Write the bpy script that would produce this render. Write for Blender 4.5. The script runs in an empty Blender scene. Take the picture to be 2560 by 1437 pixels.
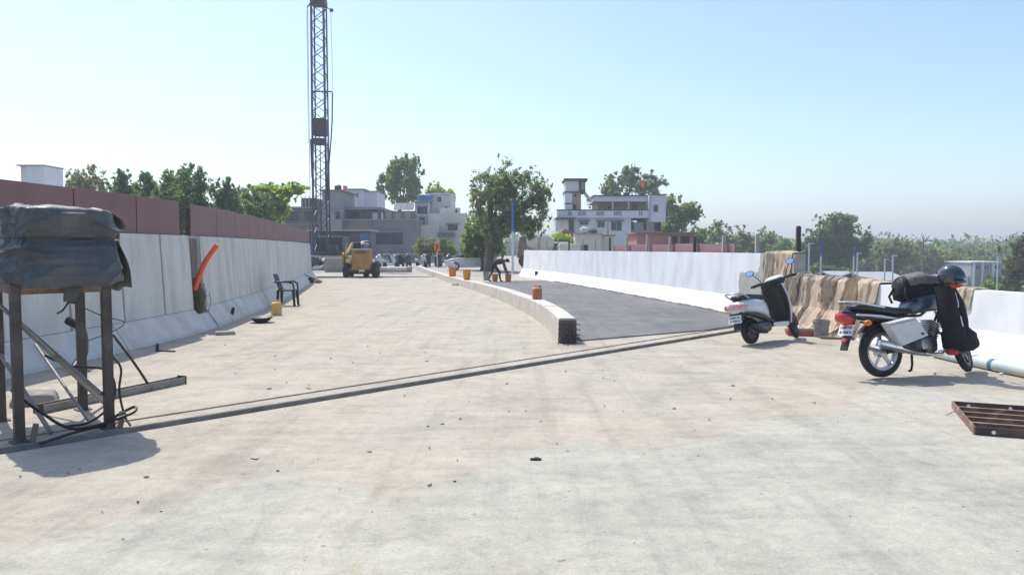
import bpy, math, random
import numpy as np
from mathutils import Vector, Matrix, Euler, noise as mnoise
R = math.radians
rnd = random.Random(7)
scene = bpy.context.scene
col = scene.collection

# ------------------------------------------------------------------ camera, sky, sun, exposure
cam = bpy.data.cameras.new('camera'); cam_o = bpy.data.objects.new('camera', cam); col.objects.link(cam_o)
cam.sensor_width = 36.0; cam.lens = 36.0 * 1900 / 2560
cam.clip_start = 0.1; cam.clip_end = 6000
cam_o.location = (0, 0, 1.55)
cam_o.rotation_euler = (R(90) - math.atan(98.5 / 1900), 0, 0)
scene.camera = cam_o

SUN = Vector((-0.36, 0.46, 1.0)).normalized()          # towards the sun
elev = math.asin(SUN.z); azim = math.atan2(SUN.x, SUN.y)
world = bpy.data.worlds.new('World'); scene.world = world; world.use_nodes = True
wn = world.node_tree; wn.nodes.clear()
sky = wn.nodes.new('ShaderNodeTexSky'); sky.sky_type = 'NISHITA'; sky.sun_disc = False
sky.sun_elevation = elev; sky.sun_rotation = azim
sky.altitude = 800; sky.air_density = 1.0; sky.dust_density = 3.0; sky.ozone_density = 3.2
bg = wn.nodes.new('ShaderNodeBackground'); bg.inputs[1].default_value = 0.15
wo = wn.nodes.new('ShaderNodeOutputWorld')
wn.links.new(sky.outputs[0], bg.inputs[0]); wn.links.new(bg.outputs[0], wo.inputs[0])
sl = bpy.data.lights.new('sun', 'SUN'); sl.energy = 3.1; sl.angle = R(0.53); sl.color = (1.0, 0.955, 0.89)
so = bpy.data.objects.new('sun', sl); col.objects.link(so); so.location = (0, 0, 60)
so.rotation_euler = SUN.to_track_quat('Z', 'Y').to_euler()
scene.view_settings.view_transform = 'Standard'; scene.view_settings.look = 'None'
scene.view_settings.gamma = 1.0; scene.view_settings.use_curve_mapping = False
scene.view_settings.exposure = 0.58
scene.render.engine = 'CYCLES'
scene.cycles.max_bounces = 8; scene.cycles.transparent_max_bounces = 12

# ------------------------------------------------------------------ materials
def mat(name, c, var=0.15, scale=4.0, rough=0.7, bump=0.0, bscale=None, metal=0.0, c2=None, s2=1.5, t2=(0.5, 0.62), spec=0.5,
        coat=0.0, trans=0.0, stretch=None, tcol=(1, 1, 1)):
    m = bpy.data.materials.new(name); m.use_nodes = True
    nt = m.node_tree; b = nt.nodes['Principled BSDF']
    b.inputs['Roughness'].default_value = rough; b.inputs['Metallic'].default_value = metal
    b.inputs['Specular IOR Level'].default_value = spec; b.inputs['Coat Weight'].default_value = coat
    tc = nt.nodes.new('ShaderNodeTexCoord'); src = tc.outputs['Object']
    if stretch:
        mp = nt.nodes.new('ShaderNodeMapping'); mp.inputs['Scale'].default_value = stretch
        nt.links.new(src, mp.inputs[0]); src = mp.outputs[0]
    n = nt.nodes.new('ShaderNodeTexNoise'); n.inputs['Scale'].default_value = scale; n.inputs['Detail'].default_value = 6
    n.inputs['Roughness'].default_value = 0.6
    nt.links.new(src, n.inputs['Vector'])
    r = nt.nodes.new('ShaderNodeValToRGB')
    r.color_ramp.elements[0].position = 0.3; r.color_ramp.elements[1].position = 0.7
    r.color_ramp.elements[0].color = tuple(max(0, x * (1 - var)) for x in c) + (1,)
    r.color_ramp.elements[1].color = tuple(min(1, x * (1 + var)) for x in c) + (1,)
    nt.links.new(n.outputs['Fac'], r.inputs[0]); out = r.outputs[0]
    if c2:
        n2 = nt.nodes.new('ShaderNodeTexNoise'); n2.inputs['Scale'].default_value = s2; n2.inputs['Detail'].default_value = 8
        n2.inputs['Roughness'].default_value = 0.65
        nt.links.new(src, n2.inputs['Vector'])
        r2 = nt.nodes.new('ShaderNodeValToRGB'); r2.color_ramp.elements[0].position = t2[0]; r2.color_ramp.elements[1].position = t2[1]
        nt.links.new(n2.outputs['Fac'], r2.inputs[0])
        mx = nt.nodes.new('ShaderNodeMix'); mx.data_type = 'RGBA'
        nt.links.new(r2.outputs[0], mx.inputs[0]); nt.links.new(out, mx.inputs[6]); mx.inputs[7].default_value = tuple(c2) + (1,)
        out = mx.outputs[2]
    nt.links.new(out, b.inputs['Base Color'])
    if bump:
        nb = nt.nodes.new('ShaderNodeTexNoise'); nb.inputs['Scale'].default_value = bscale or scale * 4; nb.inputs['Detail'].default_value = 5
        nt.links.new(src, nb.inputs['Vector'])
        bp = nt.nodes.new('ShaderNodeBump'); bp.inputs['Strength'].default_value = min(1, bump); bp.inputs['Distance'].default_value = 0.02
        nt.links.new(nb.outputs['Fac'], bp.inputs['Height']); nt.links.new(bp.outputs[0], b.inputs['Normal'])
    if trans:
        t = nt.nodes.new('ShaderNodeBsdfTranslucent'); gn = nt.nodes.new('ShaderNodeMix'); gn.data_type = 'RGBA'; gn.blend_type = 'MULTIPLY'; gn.clamp_result = False
        gn.inputs[0].default_value = 1.0; nt.links.new(out, gn.inputs[6]); gn.inputs[7].default_value = tuple(tcol) + (1,); nt.links.new(gn.outputs[2], t.inputs[0])
        ms = nt.nodes.new('ShaderNodeMixShader'); ms.inputs[0].default_value = trans
        o = nt.nodes['Material Output']
        nt.links.new(b.outputs[0], ms.inputs[1]); nt.links.new(t.outputs[0], ms.inputs[2]); nt.links.new(ms.outputs[0], o.inputs[0])
    return m

def leaf(name, c, c2):
    return mat(name, c, var=0.3, scale=0.9, rough=0.6, c2=c2, s2=0.7, t2=(0.42, 0.6), trans=0.48, spec=0.35, tcol=(2.3, 2.4, 1.4))

def concrete_deck(name, warm, grey, dark=0.86):
    m = bpy.data.materials.new(name); m.use_nodes = True
    nt = m.node_tree; b = nt.nodes['Principled BSDF']; L = nt.links.new
    b.inputs['Roughness'].default_value = 0.85; b.inputs['Specular IOR Level'].default_value = 0.3
    tc = nt.nodes.new('ShaderNodeTexCoord')
    def noise(scale, detail, rough=0.6, dist=0.0, vec=None):
        n = nt.nodes.new('ShaderNodeTexNoise'); n.inputs['Scale'].default_value = scale; n.inputs['Detail'].default_value = detail
        n.inputs['Roughness'].default_value = rough; n.inputs['Distortion'].default_value = dist
        L(vec or tc.outputs['Object'], n.inputs['Vector']); return n.outputs['Fac']
    def ramp(x, stops):
        r = nt.nodes.new('ShaderNodeValToRGB'); e = r.color_ramp.elements
        while len(e) < len(stops): e.new(0.5)
        for k, (p, c) in enumerate(stops): e[k].position = p; e[k].color = (c if isinstance(c, tuple) else (c, c, c)) + (1,)
        L(x, r.inputs[0]); return r.outputs[0]
    def mul(a, bb, f=1.0):
        x = nt.nodes.new('ShaderNodeMix'); x.data_type = 'RGBA'; x.blend_type = 'MULTIPLY'; x.inputs[0].default_value = f
        L(a, x.inputs[6]); L(bb, x.inputs[7]); return x.outputs[2]
    mp = nt.nodes.new('ShaderNodeMapping'); mp.inputs['Rotation'].default_value = (0, 0, R(-46)); mp.inputs['Scale'].default_value = (0.35, 1.6, 1)
    L(tc.outputs['Object'], mp.inputs[0])
    base = ramp(noise(0.42, 5, 0.6, 0.8), [(0.36, tuple(grey)), (0.62, tuple(warm))])
    blot = ramp(noise(1.7, 9, 0.68, 0.6), [(0.33, dark), (0.52, 1.0), (0.72, 1.07)])
    streak = ramp(noise(2.6, 7, 0.66, 0.4, mp.outputs[0]), [(0.34, 0.90), (0.5, 1.0), (0.68, 1.05)])
    grain = noise(55, 4, 0.7)
    grn = mul(ramp(grain, [(0.3, 0.84), (0.7, 1.12)]), ramp(noise(9, 8, 0.75, 0.3), [(0.34, 0.86), (0.5, 1.0), (0.66, 1.08)]))
    pit = ramp(noise(17, 3, 0.5), [(0.24, 0.52), (0.3, 1.0)])
    oil = ramp(noise(0.9, 7, 0.65, 1.2), [(0.64, 1.0), (0.74, (0.88, 0.85, 0.78))])
    mt2 = nt.nodes.new('ShaderNodeMapping'); mt2.inputs['Rotation'].default_value = (0, 0, R(9)); mt2.inputs['Scale'].default_value = (2.4, 0.10, 1); L(tc.outputs['Object'], mt2.inputs[0])
    oil = mul(oil, ramp(noise(1.6, 6, 0.62, 0.3, mt2.outputs[0]), [(0.36, 0.90), (0.47, 1.0), (0.64, 1.04)]))
    dv = nt.nodes.new('ShaderNodeMix'); dv.data_type = 'RGBA'; dv.inputs[0].default_value = 0.10
    nz = nt.nodes.new('ShaderNodeTexNoise'); nz.inputs['Scale'].default_value = 1.1; nz.inputs['Detail'].default_value = 6; L(tc.outputs['Object'], nz.inputs['Vector'])
    L(tc.outputs['Object'], dv.inputs[6]); L(nz.outputs['Color'], dv.inputs[7])
    vo = nt.nodes.new('ShaderNodeTexVoronoi'); vo.feature = 'DISTANCE_TO_EDGE'; vo.inputs['Scale'].default_value = 0.45; L(dv.outputs[2], vo.inputs['Vector'])
    crk = ramp(vo.outputs['Distance'], [(0.0, 0.62), (0.0045, 1.0)])
    dus = ramp(noise(0.75, 9, 0.7, 1.5), [(0.36, 0.90), (0.50, 1.0), (0.64, 1.06)])
    c = mul(mul(mul(mul(mul(mul(mul(base, blot), streak), grn), pit), oil), crk, 0.18), dus)
    L(c, b.inputs['Base Color'])
    bp = nt.nodes.new('ShaderNodeBump'); bp.inputs['Strength'].default_value = 0.5; bp.inputs['Distance'].default_value = 0.012
    ad = nt.nodes.new('ShaderNodeMath'); ad.operation = 'ADD'
    L(grain, ad.inputs[0]); L(noise(7, 6, 0.65), ad.inputs[1]); L(ad.outputs[0], bp.inputs['Height']); L(bp.outputs[0], b.inputs['Normal'])
    return m

def painted_wall(name):
    """white lime paint that stops short of the raw concrete end of the parapet"""
    m = bpy.data.materials.new(name); m.use_nodes = True
    nt = m.node_tree; b = nt.nodes['Principled BSDF']; L = nt.links.new
    b.inputs['Roughness'].default_value = 0.8
    tc = nt.nodes.new('ShaderNodeTexCoord'); sp = nt.nodes.new('ShaderNodeSeparateXYZ'); L(tc.outputs['Object'], sp.inputs[0])
    def math_(op, a, bb):
        n = nt.nodes.new('ShaderNodeMath'); n.operation = op
        for k, x in enumerate((a, bb)):
            if isinstance(x, (int, float)): n.inputs[k].default_value = x
            else: L(x, n.inputs[k])
        return n.outputs[0]
    nz = nt.nodes.new('ShaderNodeTexNoise'); nz.inputs['Scale'].default_value = 5; nz.inputs['Detail'].default_value = 5
    L(tc.outputs['Object'], nz.inputs['Vector'])
    y = math_('ADD', sp.outputs['Y'], math_('MULTIPLY', math_('SUBTRACT', nz.outputs['Fac'], 0.5), 0.25))
    low = math_('GREATER_THAN', y, 17.95)
    z = math_('ADD', sp.outputs['Z'], math_('MULTIPLY', math_('SUBTRACT', nz.outputs['Fac'], 0.5), 0.2))
    high = math_('MULTIPLY', math_('GREATER_THAN', y, 16.95), math_('GREATER_THAN', z, 0.98))
    near = math_('LESS_THAN', y, 14.9)
    mask = math_('MAXIMUM', math_('MAXIMUM', low, high), near)
    mp = nt.nodes.new('ShaderNodeMapping'); mp.inputs['Scale'].default_value = (0.9, 0.9, 0.4); L(tc.outputs['Object'], mp.inputs[0])
    n2 = nt.nodes.new('ShaderNodeTexNoise'); n2.inputs['Scale'].default_value = 2.2; n2.inputs['Detail'].default_value = 8
    L(mp.outputs[0], n2.inputs['Vector'])
    r1 = nt.nodes.new('ShaderNodeValToRGB'); e = r1.color_ramp.elements
    e[0].position = 0.33; e[0].color = (0.69, 0.69, 0.68, 1); e[1].position = 0.56; e[1].color = (0.82, 0.82, 0.805, 1); L(n2.outputs['Fac'], r1.inputs[0])
    r2 = nt.nodes.new('ShaderNodeValToRGB'); e = r2.color_ramp.elements
    e[0].position = 0.3; e[0].color = (0.36, 0.35, 0.31, 1); e[1].position = 0.7; e[1].color = (0.47, 0.455, 0.41, 1); L(nz.outputs['Fac'], r2.inputs[0])
    mx = nt.nodes.new('ShaderNodeMix'); mx.data_type = 'RGBA'; L(mask, mx.inputs[0]); L(r2.outputs[0], mx.inputs[6]); L(r1.outputs[0], mx.inputs[7])
    L(mx.outputs[2], b.inputs['Base Color'])
    bp = nt.nodes.new('ShaderNodeBump'); bp.inputs['Strength'].default_value = 0.35; bp.inputs['Distance'].default_value = 0.015
    L(n2.outputs['Fac'], bp.inputs['Height']); L(bp.outputs[0], b.inputs['Normal'])
    return m

M = {}
M['deck'] = concrete_deck('deck_concrete', (0.435, 0.386, 0.31), (0.405, 0.373, 0.304), 0.86)
M['screed'] = concrete_deck('screed_concrete', (0.428, 0.406, 0.338), (0.402, 0.386, 0.324), 0.89)
M['asphalt'] = concrete_deck('asphalt', (0.195, 0.192, 0.186), (0.155, 0.155, 0.154), 0.74)
M['splash'] = mat('dried_cement', (0.43, 0.41, 0.35), 0.12, 9, 0.9, 0.4, 40)
M['kerb'] = mat('median_concrete', (0.55, 0.51, 0.44), 0.14, 3, 0.85, 0.5, 30, c2=(0.42, 0.385, 0.33), s2=2.2, t2=(0.55, 0.75))
M['plaza'] = mat('dusty_road', (0.36, 0.33, 0.285), 0.2, 0.4, 0.9, 0.4, 6)
M['earth'] = mat('dry_earth', (0.16, 0.15, 0.085), 0.35, 0.06, 0.95, c2=(0.075, 0.10, 0.035), s2=0.03)
M['greywall'] = mat('cast_concrete', (0.60, 0.58, 0.52), 0.12, 2.2, 0.8, 0.35, 14, c2=(0.42, 0.405, 0.355), s2=1.8, t2=(0.50, 0.72), stretch=(1.4, 1.4, 0.35))
M['shadegrey'] = mat('recess_shade_grey', (0.25, 0.238, 0.21), 0.3, 5, 0.8, c2=(0.34, 0.32, 0.275), s2=3)  # painted shade for the far wall of the deck recess
M['jointgrey'] = mat('weathered_joint', (0.21, 0.205, 0.185), 0.25, 5)
M['groove'] = mat('dark_joint', (0.10, 0.095, 0.085), 0.2, 6)
M['white'] = painted_wall('limewash')
M['maroon'] = mat('maroon_sheet', (0.215, 0.11, 0.10), 0.1, 1.5, 0.55, c2=(0.19, 0.12, 0.11), s2=2.5, t2=(0.6, 0.8))
M['pinksheet'] = mat('faded_red_sheet', (0.30, 0.17, 0.17), 0.12, 1.5, 0.6)
M['rust'] = mat('rusty_steel', (0.19, 0.12, 0.095), 0.35, 9, 0.75, 0.4, 40, c2=(0.36, 0.25, 0.20), s2=6, t2=(0.5, 0.68))
M['rustdark'] = mat('dark_rusty_steel', (0.06, 0.042, 0.037), 0.35, 9, 0.75, 0.4, 40, c2=(0.11, 0.065, 0.05), s2=5)
M['legsteel'] = mat('brown_painted_steel', (0.075, 0.055, 0.047), 0.25, 7, 0.6, 0.2, 30, c2=(0.16, 0.145, 0.125), s2=3, t2=(0.5, 0.7))
M['steel'] = mat('dusty_steel', (0.27, 0.255, 0.235), 0.25, 8, 0.55, 0.3, 40, metal=0.3, c2=(0.2, 0.13, 0.09), s2=4, t2=(0.55, 0.75))
M['tarp'] = mat('grey_tarpaulin', (0.078, 0.08, 0.08), 0.25, 3, 0.5, 0.5, 12, c2=(0.16, 0.155, 0.14), s2=2.4, t2=(0.48, 0.68), spec=0.5)
M['rope'] = mat('green_rope', (0.16, 0.25, 0.2), 0.1)
M['black'] = mat('black_plastic', (0.018, 0.018, 0.021), 0.25, 8, 0.45)
M['rubber'] = mat('dusty_rubber', (0.032, 0.031, 0.031), 0.3, 14, 0.85, c2=(0.075, 0.07, 0.062), s2=6, t2=(0.55, 0.75))
M['cloth'] = mat('black_cloth', (0.014, 0.014, 0.017), 0.3, 12, 0.9, 0.5, 30)
M['greybag'] = mat('grey_canvas', (0.15, 0.138, 0.135), 0.2, 10, 0.9, 0.5, 50)
M['chrome'] = mat('chrome', (0.72, 0.72, 0.73), 0.05, 10, 0.18, metal=1.0)
M['alloy'] = mat('alloy', (0.42, 0.42, 0.43), 0.1, 10, 0.38, metal=0.8)
M['engine'] = mat('engine_metal', (0.13, 0.13, 0.135), 0.3, 14, 0.5, metal=0.6)
M['tank'] = mat('black_gloss_paint', (0.012, 0.014, 0.022), 0.1, 10, 0.18, coat=0.6)
M['bluegrey'] = mat('blue_grey_paint', (0.06, 0.08, 0.11), 0.1, 10, 0.25, coat=0.4)
M['silver'] = mat('silver_white_paint', (0.60, 0.615, 0.63), 0.04, 6, 0.28, coat=0.5)
M['whiteplastic'] = mat('scuffed_white_plastic', (0.60, 0.60, 0.58), 0.1, 7, 0.55, 0.1, 30, c2=(0.42, 0.41, 0.38), s2=5, t2=(0.6, 0.75))
M['plate'] = mat('plate_white', (0.72, 0.73, 0.74), 0.05, 10, 0.4)
M['redlens'] = mat('red_lens', (0.55, 0.025, 0.025), 0.1, 20, 0.15, coat=0.5)
M['palelens'] = mat('pale_red_lens', (0.62, 0.36, 0.36), 0.25, 14, 0.15, coat=0.5)
M['orangelens'] = mat('orange_lens', (0.70, 0.16, 0.02), 0.1, 20, 0.2)
M['mirror'] = mat('mirror_glass', (0.55, 0.65, 0.80), 0.03, 4, 0.08, metal=1.0)
M['redcloth'] = mat('red_cloth', (0.50, 0.04, 0.03), 0.2, 12, 0.8)
M['visor'] = mat('smoked_visor', (0.012, 0.013, 0.016), 0.05, 4, 0.1, coat=0.8)
M['helmet'] = mat('helmet_shell', (0.035, 0.04, 0.05), 0.1, 6, 0.14, coat=0.9)
M['orange'] = mat('orange_plastic', (0.75, 0.20, 0.035), 0.12, 7, 0.5, trans=0.15)
M['rustyorange'] = mat('stained_orange_plastic', (0.50, 0.19, 0.06), 0.25, 7, 0.6, c2=(0.62, 0.42, 0.25), s2=8, t2=(0.55, 0.7))
M['amber'] = mat('amber_plastic', (0.62, 0.28, 0.045), 0.15, 7, 0.5, c2=(0.45, 0.2, 0.05), s2=5)
M['orangepipe'] = mat('orange_pipe_plastic', (0.82, 0.10, 0.035), 0.08, 4, 0.45)
M['yellowcan'] = mat('cloudy_yellow_plastic', (0.70, 0.50, 0.16), 0.12, 8, 0.5, trans=0.2, c2=(0.75, 0.62, 0.33), s2=6)
M['greyplastic'] = mat('cement_stained_bucket', (0.26, 0.26, 0.25), 0.25, 12, 0.8, c2=(0.40, 0.22, 0.17), s2=7, t2=(0.58, 0.68))
M['redtray'] = mat('red_tray', (0.38, 0.075, 0.05), 0.2, 8, 0.6)
M['wood'] = mat('rough_timber', (0.20, 0.155, 0.11), 0.3, 6, 0.85, 0.4, 30, stretch=(1, 1, 0.2))
M['board'] = mat('weathered_board', (0.155, 0.125, 0.10), 0.3, 5, 0.85, 0.4, 30, c2=(0.25, 0.24, 0.22), s2=3, stretch=(2, 2, 0.3))
M['straw'] = mat('dry_straw', (0.20, 0.16, 0.09), 0.35, 14, 0.9, 0.6, 50)
M['pan'] = mat('iron_pan', (0.075, 0.078, 0.08), 0.25, 10, 0.55, metal=0.3)
M['burlap'] = mat('burlap', (0.56, 0.44, 0.315), 0.28, 3.2, 0.95, 0.6, 70, c2=(0.38, 0.30, 0.215), s2=2.6, t2=(0.5, 0.68))
M['burlap2'] = mat('pale_burlap', (0.54, 0.45, 0.33), 0.25, 4, 0.95, 0.6, 70, c2=(0.25, 0.215, 0.165), s2=4, t2=(0.5, 0.64))
M['pvc'] = mat('pale_blue_pipe', (0.50, 0.57, 0.58), 0.1, 4, 0.4, c2=(0.60, 0.57, 0.50), s2=2.5, t2=(0.5, 0.66))
M['bluetape'] = mat('blue_print', (0.06, 0.17, 0.32), 0.1)
M['stone'] = mat('stone', (0.30, 0.275, 0.24), 0.3, 10, 0.9, 0.5, 30)
M['darkstone'] = mat('dark_clod', (0.05, 0.04, 0.035), 0.3, 20, 0.9)
M['skin'] = mat('skin', (0.11, 0.06, 0.04), 0.1, 10, 0.6)
M['hair'] = mat('hair', (0.01, 0.009, 0.008), 0.2, 30, 0.6)
M['shirt'] = mat('dark_shirt', (0.045, 0.042, 0.045), 0.2, 14, 0.9)
M['shorts'] = mat('navy_shorts', (0.022, 0.026, 0.05), 0.2, 14, 0.9)
M['sandal'] = mat('sandal', (0.06, 0.045, 0.035), 0.2, 14, 0.8)
M['yellow'] = mat('machine_yellow', (0.42, 0.235, 0.06), 0.2, 5, 0.6, c2=(0.27, 0.165, 0.075), s2=2.5, t2=(0.48, 0.66))
M['paleyellow'] = mat('dusty_pale_yellow', (0.66, 0.50, 0.23), 0.15, 5, 0.6)
M['cream'] = mat('cream_paint', (0.66, 0.56, 0.42), 0.1, 5, 0.6)
M['mast'] = mat('dark_blue_steel', (0.055, 0.062, 0.085), 0.3, 3, 0.55, c2=(0.10, 0.07, 0.055), s2=1.5)
M['bluesheet'] = mat('blue_sheet', (0.08, 0.19, 0.40), 0.2, 2, 0.6)
M['bgrey'] = mat('grey_render', (0.205, 0.20, 0.205), 0.08, 0.8, 0.9, c2=(0.16, 0.155, 0.16), s2=0.5)
M['bgrey2'] = mat('grey_render_pale', (0.27, 0.265, 0.265), 0.08, 0.8, 0.9)
M['bwhite'] = mat('white_render', (0.66, 0.665, 0.69), 0.05, 0.7, 0.9, c2=(0.52, 0.52, 0.53), s2=0.6, t2=(0.55, 0.75))
M['bcream'] = mat('cream_render', (0.62, 0.59, 0.50), 0.06, 0.7, 0.9, c2=(0.5, 0.47, 0.40), s2=0.6, t2=(0.55, 0.75))
M['btan'] = mat('tan_render', (0.45, 0.34, 0.235), 0.1, 0.9, 0.9)
M['bpink'] = mat('pink_render', (0.40, 0.19, 0.165), 0.12, 0.7, 0.9)
M['trim'] = mat('dark_trim', (0.06, 0.06, 0.07), 0.1, 3, 0.7)
M['glass'] = mat('dark_window_glass', (0.035, 0.045, 0.06), 0.3, 1.2, 0.12)
M['opening'] = mat('dark_opening', (0.03, 0.03, 0.032), 0.3, 1.2, 0.9)
M['roofsheet'] = mat('grey_roof_sheet', (0.36, 0.37, 0.38), 0.12, 1.2, 0.6)
M['redroof'] = mat('red_roof', (0.32, 0.09, 0.06), 0.2, 1.5, 0.8)
M['ptank'] = mat('black_water_tank', (0.022, 0.023, 0.027), 0.2, 4, 0.5)
M['bark'] = mat('bark', (0.10, 0.08, 0.065), 0.3, 5, 0.95, 0.6, 20)
M['postpale'] = mat('pale_post', (0.42, 0.38, 0.32), 0.2, 4, 0.8)
M['postdark'] = mat('dark_post', (0.075, 0.06, 0.055), 0.2, 4, 0.8)
M['polewhite'] = mat('white_pole', (0.62, 0.65, 0.68), 0.05, 3, 0.6)
M['poleblue'] = mat('blue_pole', (0.06, 0.16, 0.42), 0.08, 3, 0.6)
M['saffron'] = mat('saffron_cloth', (0.80, 0.17, 0.04), 0.1, 3, 0.9, trans=0.3)
M['signorange'] = mat('sign_orange', (0.72, 0.20, 0.03), 0.05, 3, 0.6)
M['leafdark'] = leaf('leaf_dark', (0.08, 0.13, 0.06), (0.12, 0.17, 0.075))
M['leafmid'] = leaf('leaf_mid', (0.10, 0.155, 0.045), (0.15, 0.21, 0.06))
M['leafbright'] = leaf('leaf_bright', (0.19, 0.27, 0.05), (0.28, 0.36, 0.075))
M['leafolive'] = leaf('leaf_olive', (0.14, 0.145, 0.075), (0.185, 0.175, 0.10))
M['leafgrey'] = leaf('leaf_grey', (0.13, 0.165, 0.09), (0.19, 0.22, 0.13))
M['leafrust'] = leaf('leaf_rust', (0.10, 0.075, 0.045), (0.075, 0.095, 0.04))

# ------------------------------------------------------------------ mesh helpers
class MB:
    def __init__(s): s.v = []; s.f = []; s.m = []
    def add(s, vs, fs, mi=0):
        o = len(s.v); s.v += [tuple(v) for v in vs]; s.f += [tuple(i + o for i in f) for f in fs]; s.m += [mi] * len(fs); return s
    def box(s, c, d, rot=None, mi=0, tx=1.0, ty=1.0):
        x, y, z = d[0] / 2, d[1] / 2, d[2] / 2
        vs = [Vector(p) for p in ((-x, -y, -z), (x, -y, -z), (x, y, -z), (-x, y, -z), (-x * tx, -y * ty, z), (x * tx, -y * ty, z), (x * tx, y * ty, z), (-x * tx, y * ty, z))]
        if rot is not None:
            m = Euler(rot).to_matrix() if not isinstance(rot, Matrix) else rot
            vs = [m @ v for v in vs]
        c = Vector(c)
        return s.add([v + c for v in vs], [(0, 3, 2, 1), (4, 5, 6, 7), (0, 1, 5, 4), (1, 2, 6, 5), (2, 3, 7, 6), (3, 0, 4, 7)], mi)
    def span(s, a, b, mi=0):
        return s.box([(p + q) / 2 for p, q in zip(a, b)], [abs(q - p) for p, q in zip(a, b)], None, mi)
    def bar(s, p0, p1, w, h=None, mi=0):
        p0, p1 = Vector(p0), Vector(p1); d = p1 - p0
        return s.box((p0 + p1) / 2, (w, h or w, d.length), d.to_track_quat('Z', 'Y').to_matrix(), mi)
    def loft(s, rings, mi=0, cap=True, closed=True):
        n = len(rings[0]); vs = [p for r in rings for p in r]; fs = []
        for k in range(len(rings) - 1):
            for j in range(n if closed else n - 1):
                a, b = k * n + j, k * n + (j + 1) % n
                fs.append((a, b, b + n, a + n))
        if cap and closed:
            fs.append(tuple(range(n - 1, -1, -1))); fs.append(tuple((len(rings) - 1) * n + j for j in range(n)))
        return s.add(vs, fs, mi)
    def tube(s, pts, r, n=8, mi=0):
        pts = [Vector(p) for p in pts]; rings = []; prev = None
        for k, p in enumerate(pts):
            d = (pts[min(k + 1, len(pts) - 1)] - pts[max(k - 1, 0)]).normalized()
            if prev is None:
                u = d.orthogonal().normalized()
            else:
                u = (prev - d * prev.dot(d)); u = u.normalized() if u.length > 1e-6 else d.orthogonal().normalized()
            prev = u; w = d.cross(u); rr = r[k] if isinstance(r, (list, tuple)) else r
            rings.append([p + (u * math.cos(t) + w * math.sin(t)) * rr for t in (2 * math.pi * j / n for j in range(n))])
        return s.loft(rings, mi)
    def cyl(s, p0, p1, r0, r1=None, n=12, mi=0): return s.tube([p0, p1], [r0, r0 if r1 is None else r1], n, mi)
    def lathe(s, prof, c=(0, 0, 0), n=20, rot=None, mi=0, cap=True):
        m = Euler(rot).to_matrix() if rot is not None else Matrix.Identity(3); c = Vector(c)
        return s.loft([[c + m @ Vector((r * math.cos(t), r * math.sin(t), z)) for t in (2 * math.pi * j / n for j in range(n))] for r, z in prof], mi, cap)
    def ball(s, c, r, n=14, m=8, mi=0, rot=None):
        r = r if isinstance(r, (tuple, list)) else (r, r, r); mt = Euler(rot).to_matrix() if rot is not None else Matrix.Identity(3); c = Vector(c)
        rings = []
        for k in range(m + 1):
            a = -math.pi / 2 + math.pi * min(max(k / m, 0.002), 0.998)
            rings.append([c + mt @ Vector((r[0] * math.cos(a) * math.cos(t), r[1] * math.cos(a) * math.sin(t), r[2] * math.sin(a))) for t in (2 * math.pi * j / n for j in range(n))])
        return s.loft(rings, mi)
    def prism(s, poly, z0, z1, mi=0, axis='z'):
        n = len(poly)
        P = {'z': lambda a, b, h: (a, b, h), 'y': lambda a, b, h: (a, h, b), 'x': lambda a, b, h: (h, a, b)}[axis]
        vs = [P(a, b, z0) for a, b in poly] + [P(a, b, z1) for a, b in poly]
        fs = [tuple(range(n - 1, -1, -1)), tuple(range(n, 2 * n))] + [(j, (j + 1) % n, n + (j + 1) % n, n + j) for j in range(n)]
        return s.add(vs, fs, mi)
    def grid(s, fn, nu, nv, mi=0):
        vs = [fn(i / nu, j / nv) for j in range(nv + 1) for i in range(nu + 1)]
        fs = [(j * (nu + 1) + i, j * (nu + 1) + i + 1, (j + 1) * (nu + 1) + i + 1, (j + 1) * (nu + 1) + i) for j in range(nv) for i in range(nu)]
        return s.add(vs, fs, mi)
    def mesh(s, name, mats):
        me = bpy.data.meshes.new(name); me.from_pydata(s.v, [], s.f)
        for m in (mats if isinstance(mats, (list, tuple)) else [mats]): me.materials.append(M[m] if isinstance(m, str) else m)
        if any(s.m): me.polygons.foreach_set('material_index', s.m)
        return me
    def build(s, name, mats, parent=None, smooth=None, bevel=0, loc=None, fix=True, seg=2, solid=0):
        me = s.mesh(name, mats)
        if fix:
            import bmesh
            bm = bmesh.new(); bm.from_mesh(me); bmesh.ops.recalc_face_normals(bm, faces=bm.faces); bm.to_mesh(me); bm.free()
        if smooth is not None:
            me.polygons.foreach_set('use_smooth', [True] * len(me.polygons)); me.set_sharp_from_angle(angle=R(smooth))
        o = bpy.data.objects.new(name, me); col.objects.link(o)
        if parent: o.parent = parent
        if loc is not None: o.location = loc
        if solid:
            md = o.modifiers.new('solid', 'SOLIDIFY'); md.thickness = solid; md.offset = 0
        if bevel:
            md = o.modifiers.new('bevel', 'BEVEL'); md.width = bevel; md.segments = seg; md.limit_method = 'ANGLE'; md.angle_limit = R(40)
        return o

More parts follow.
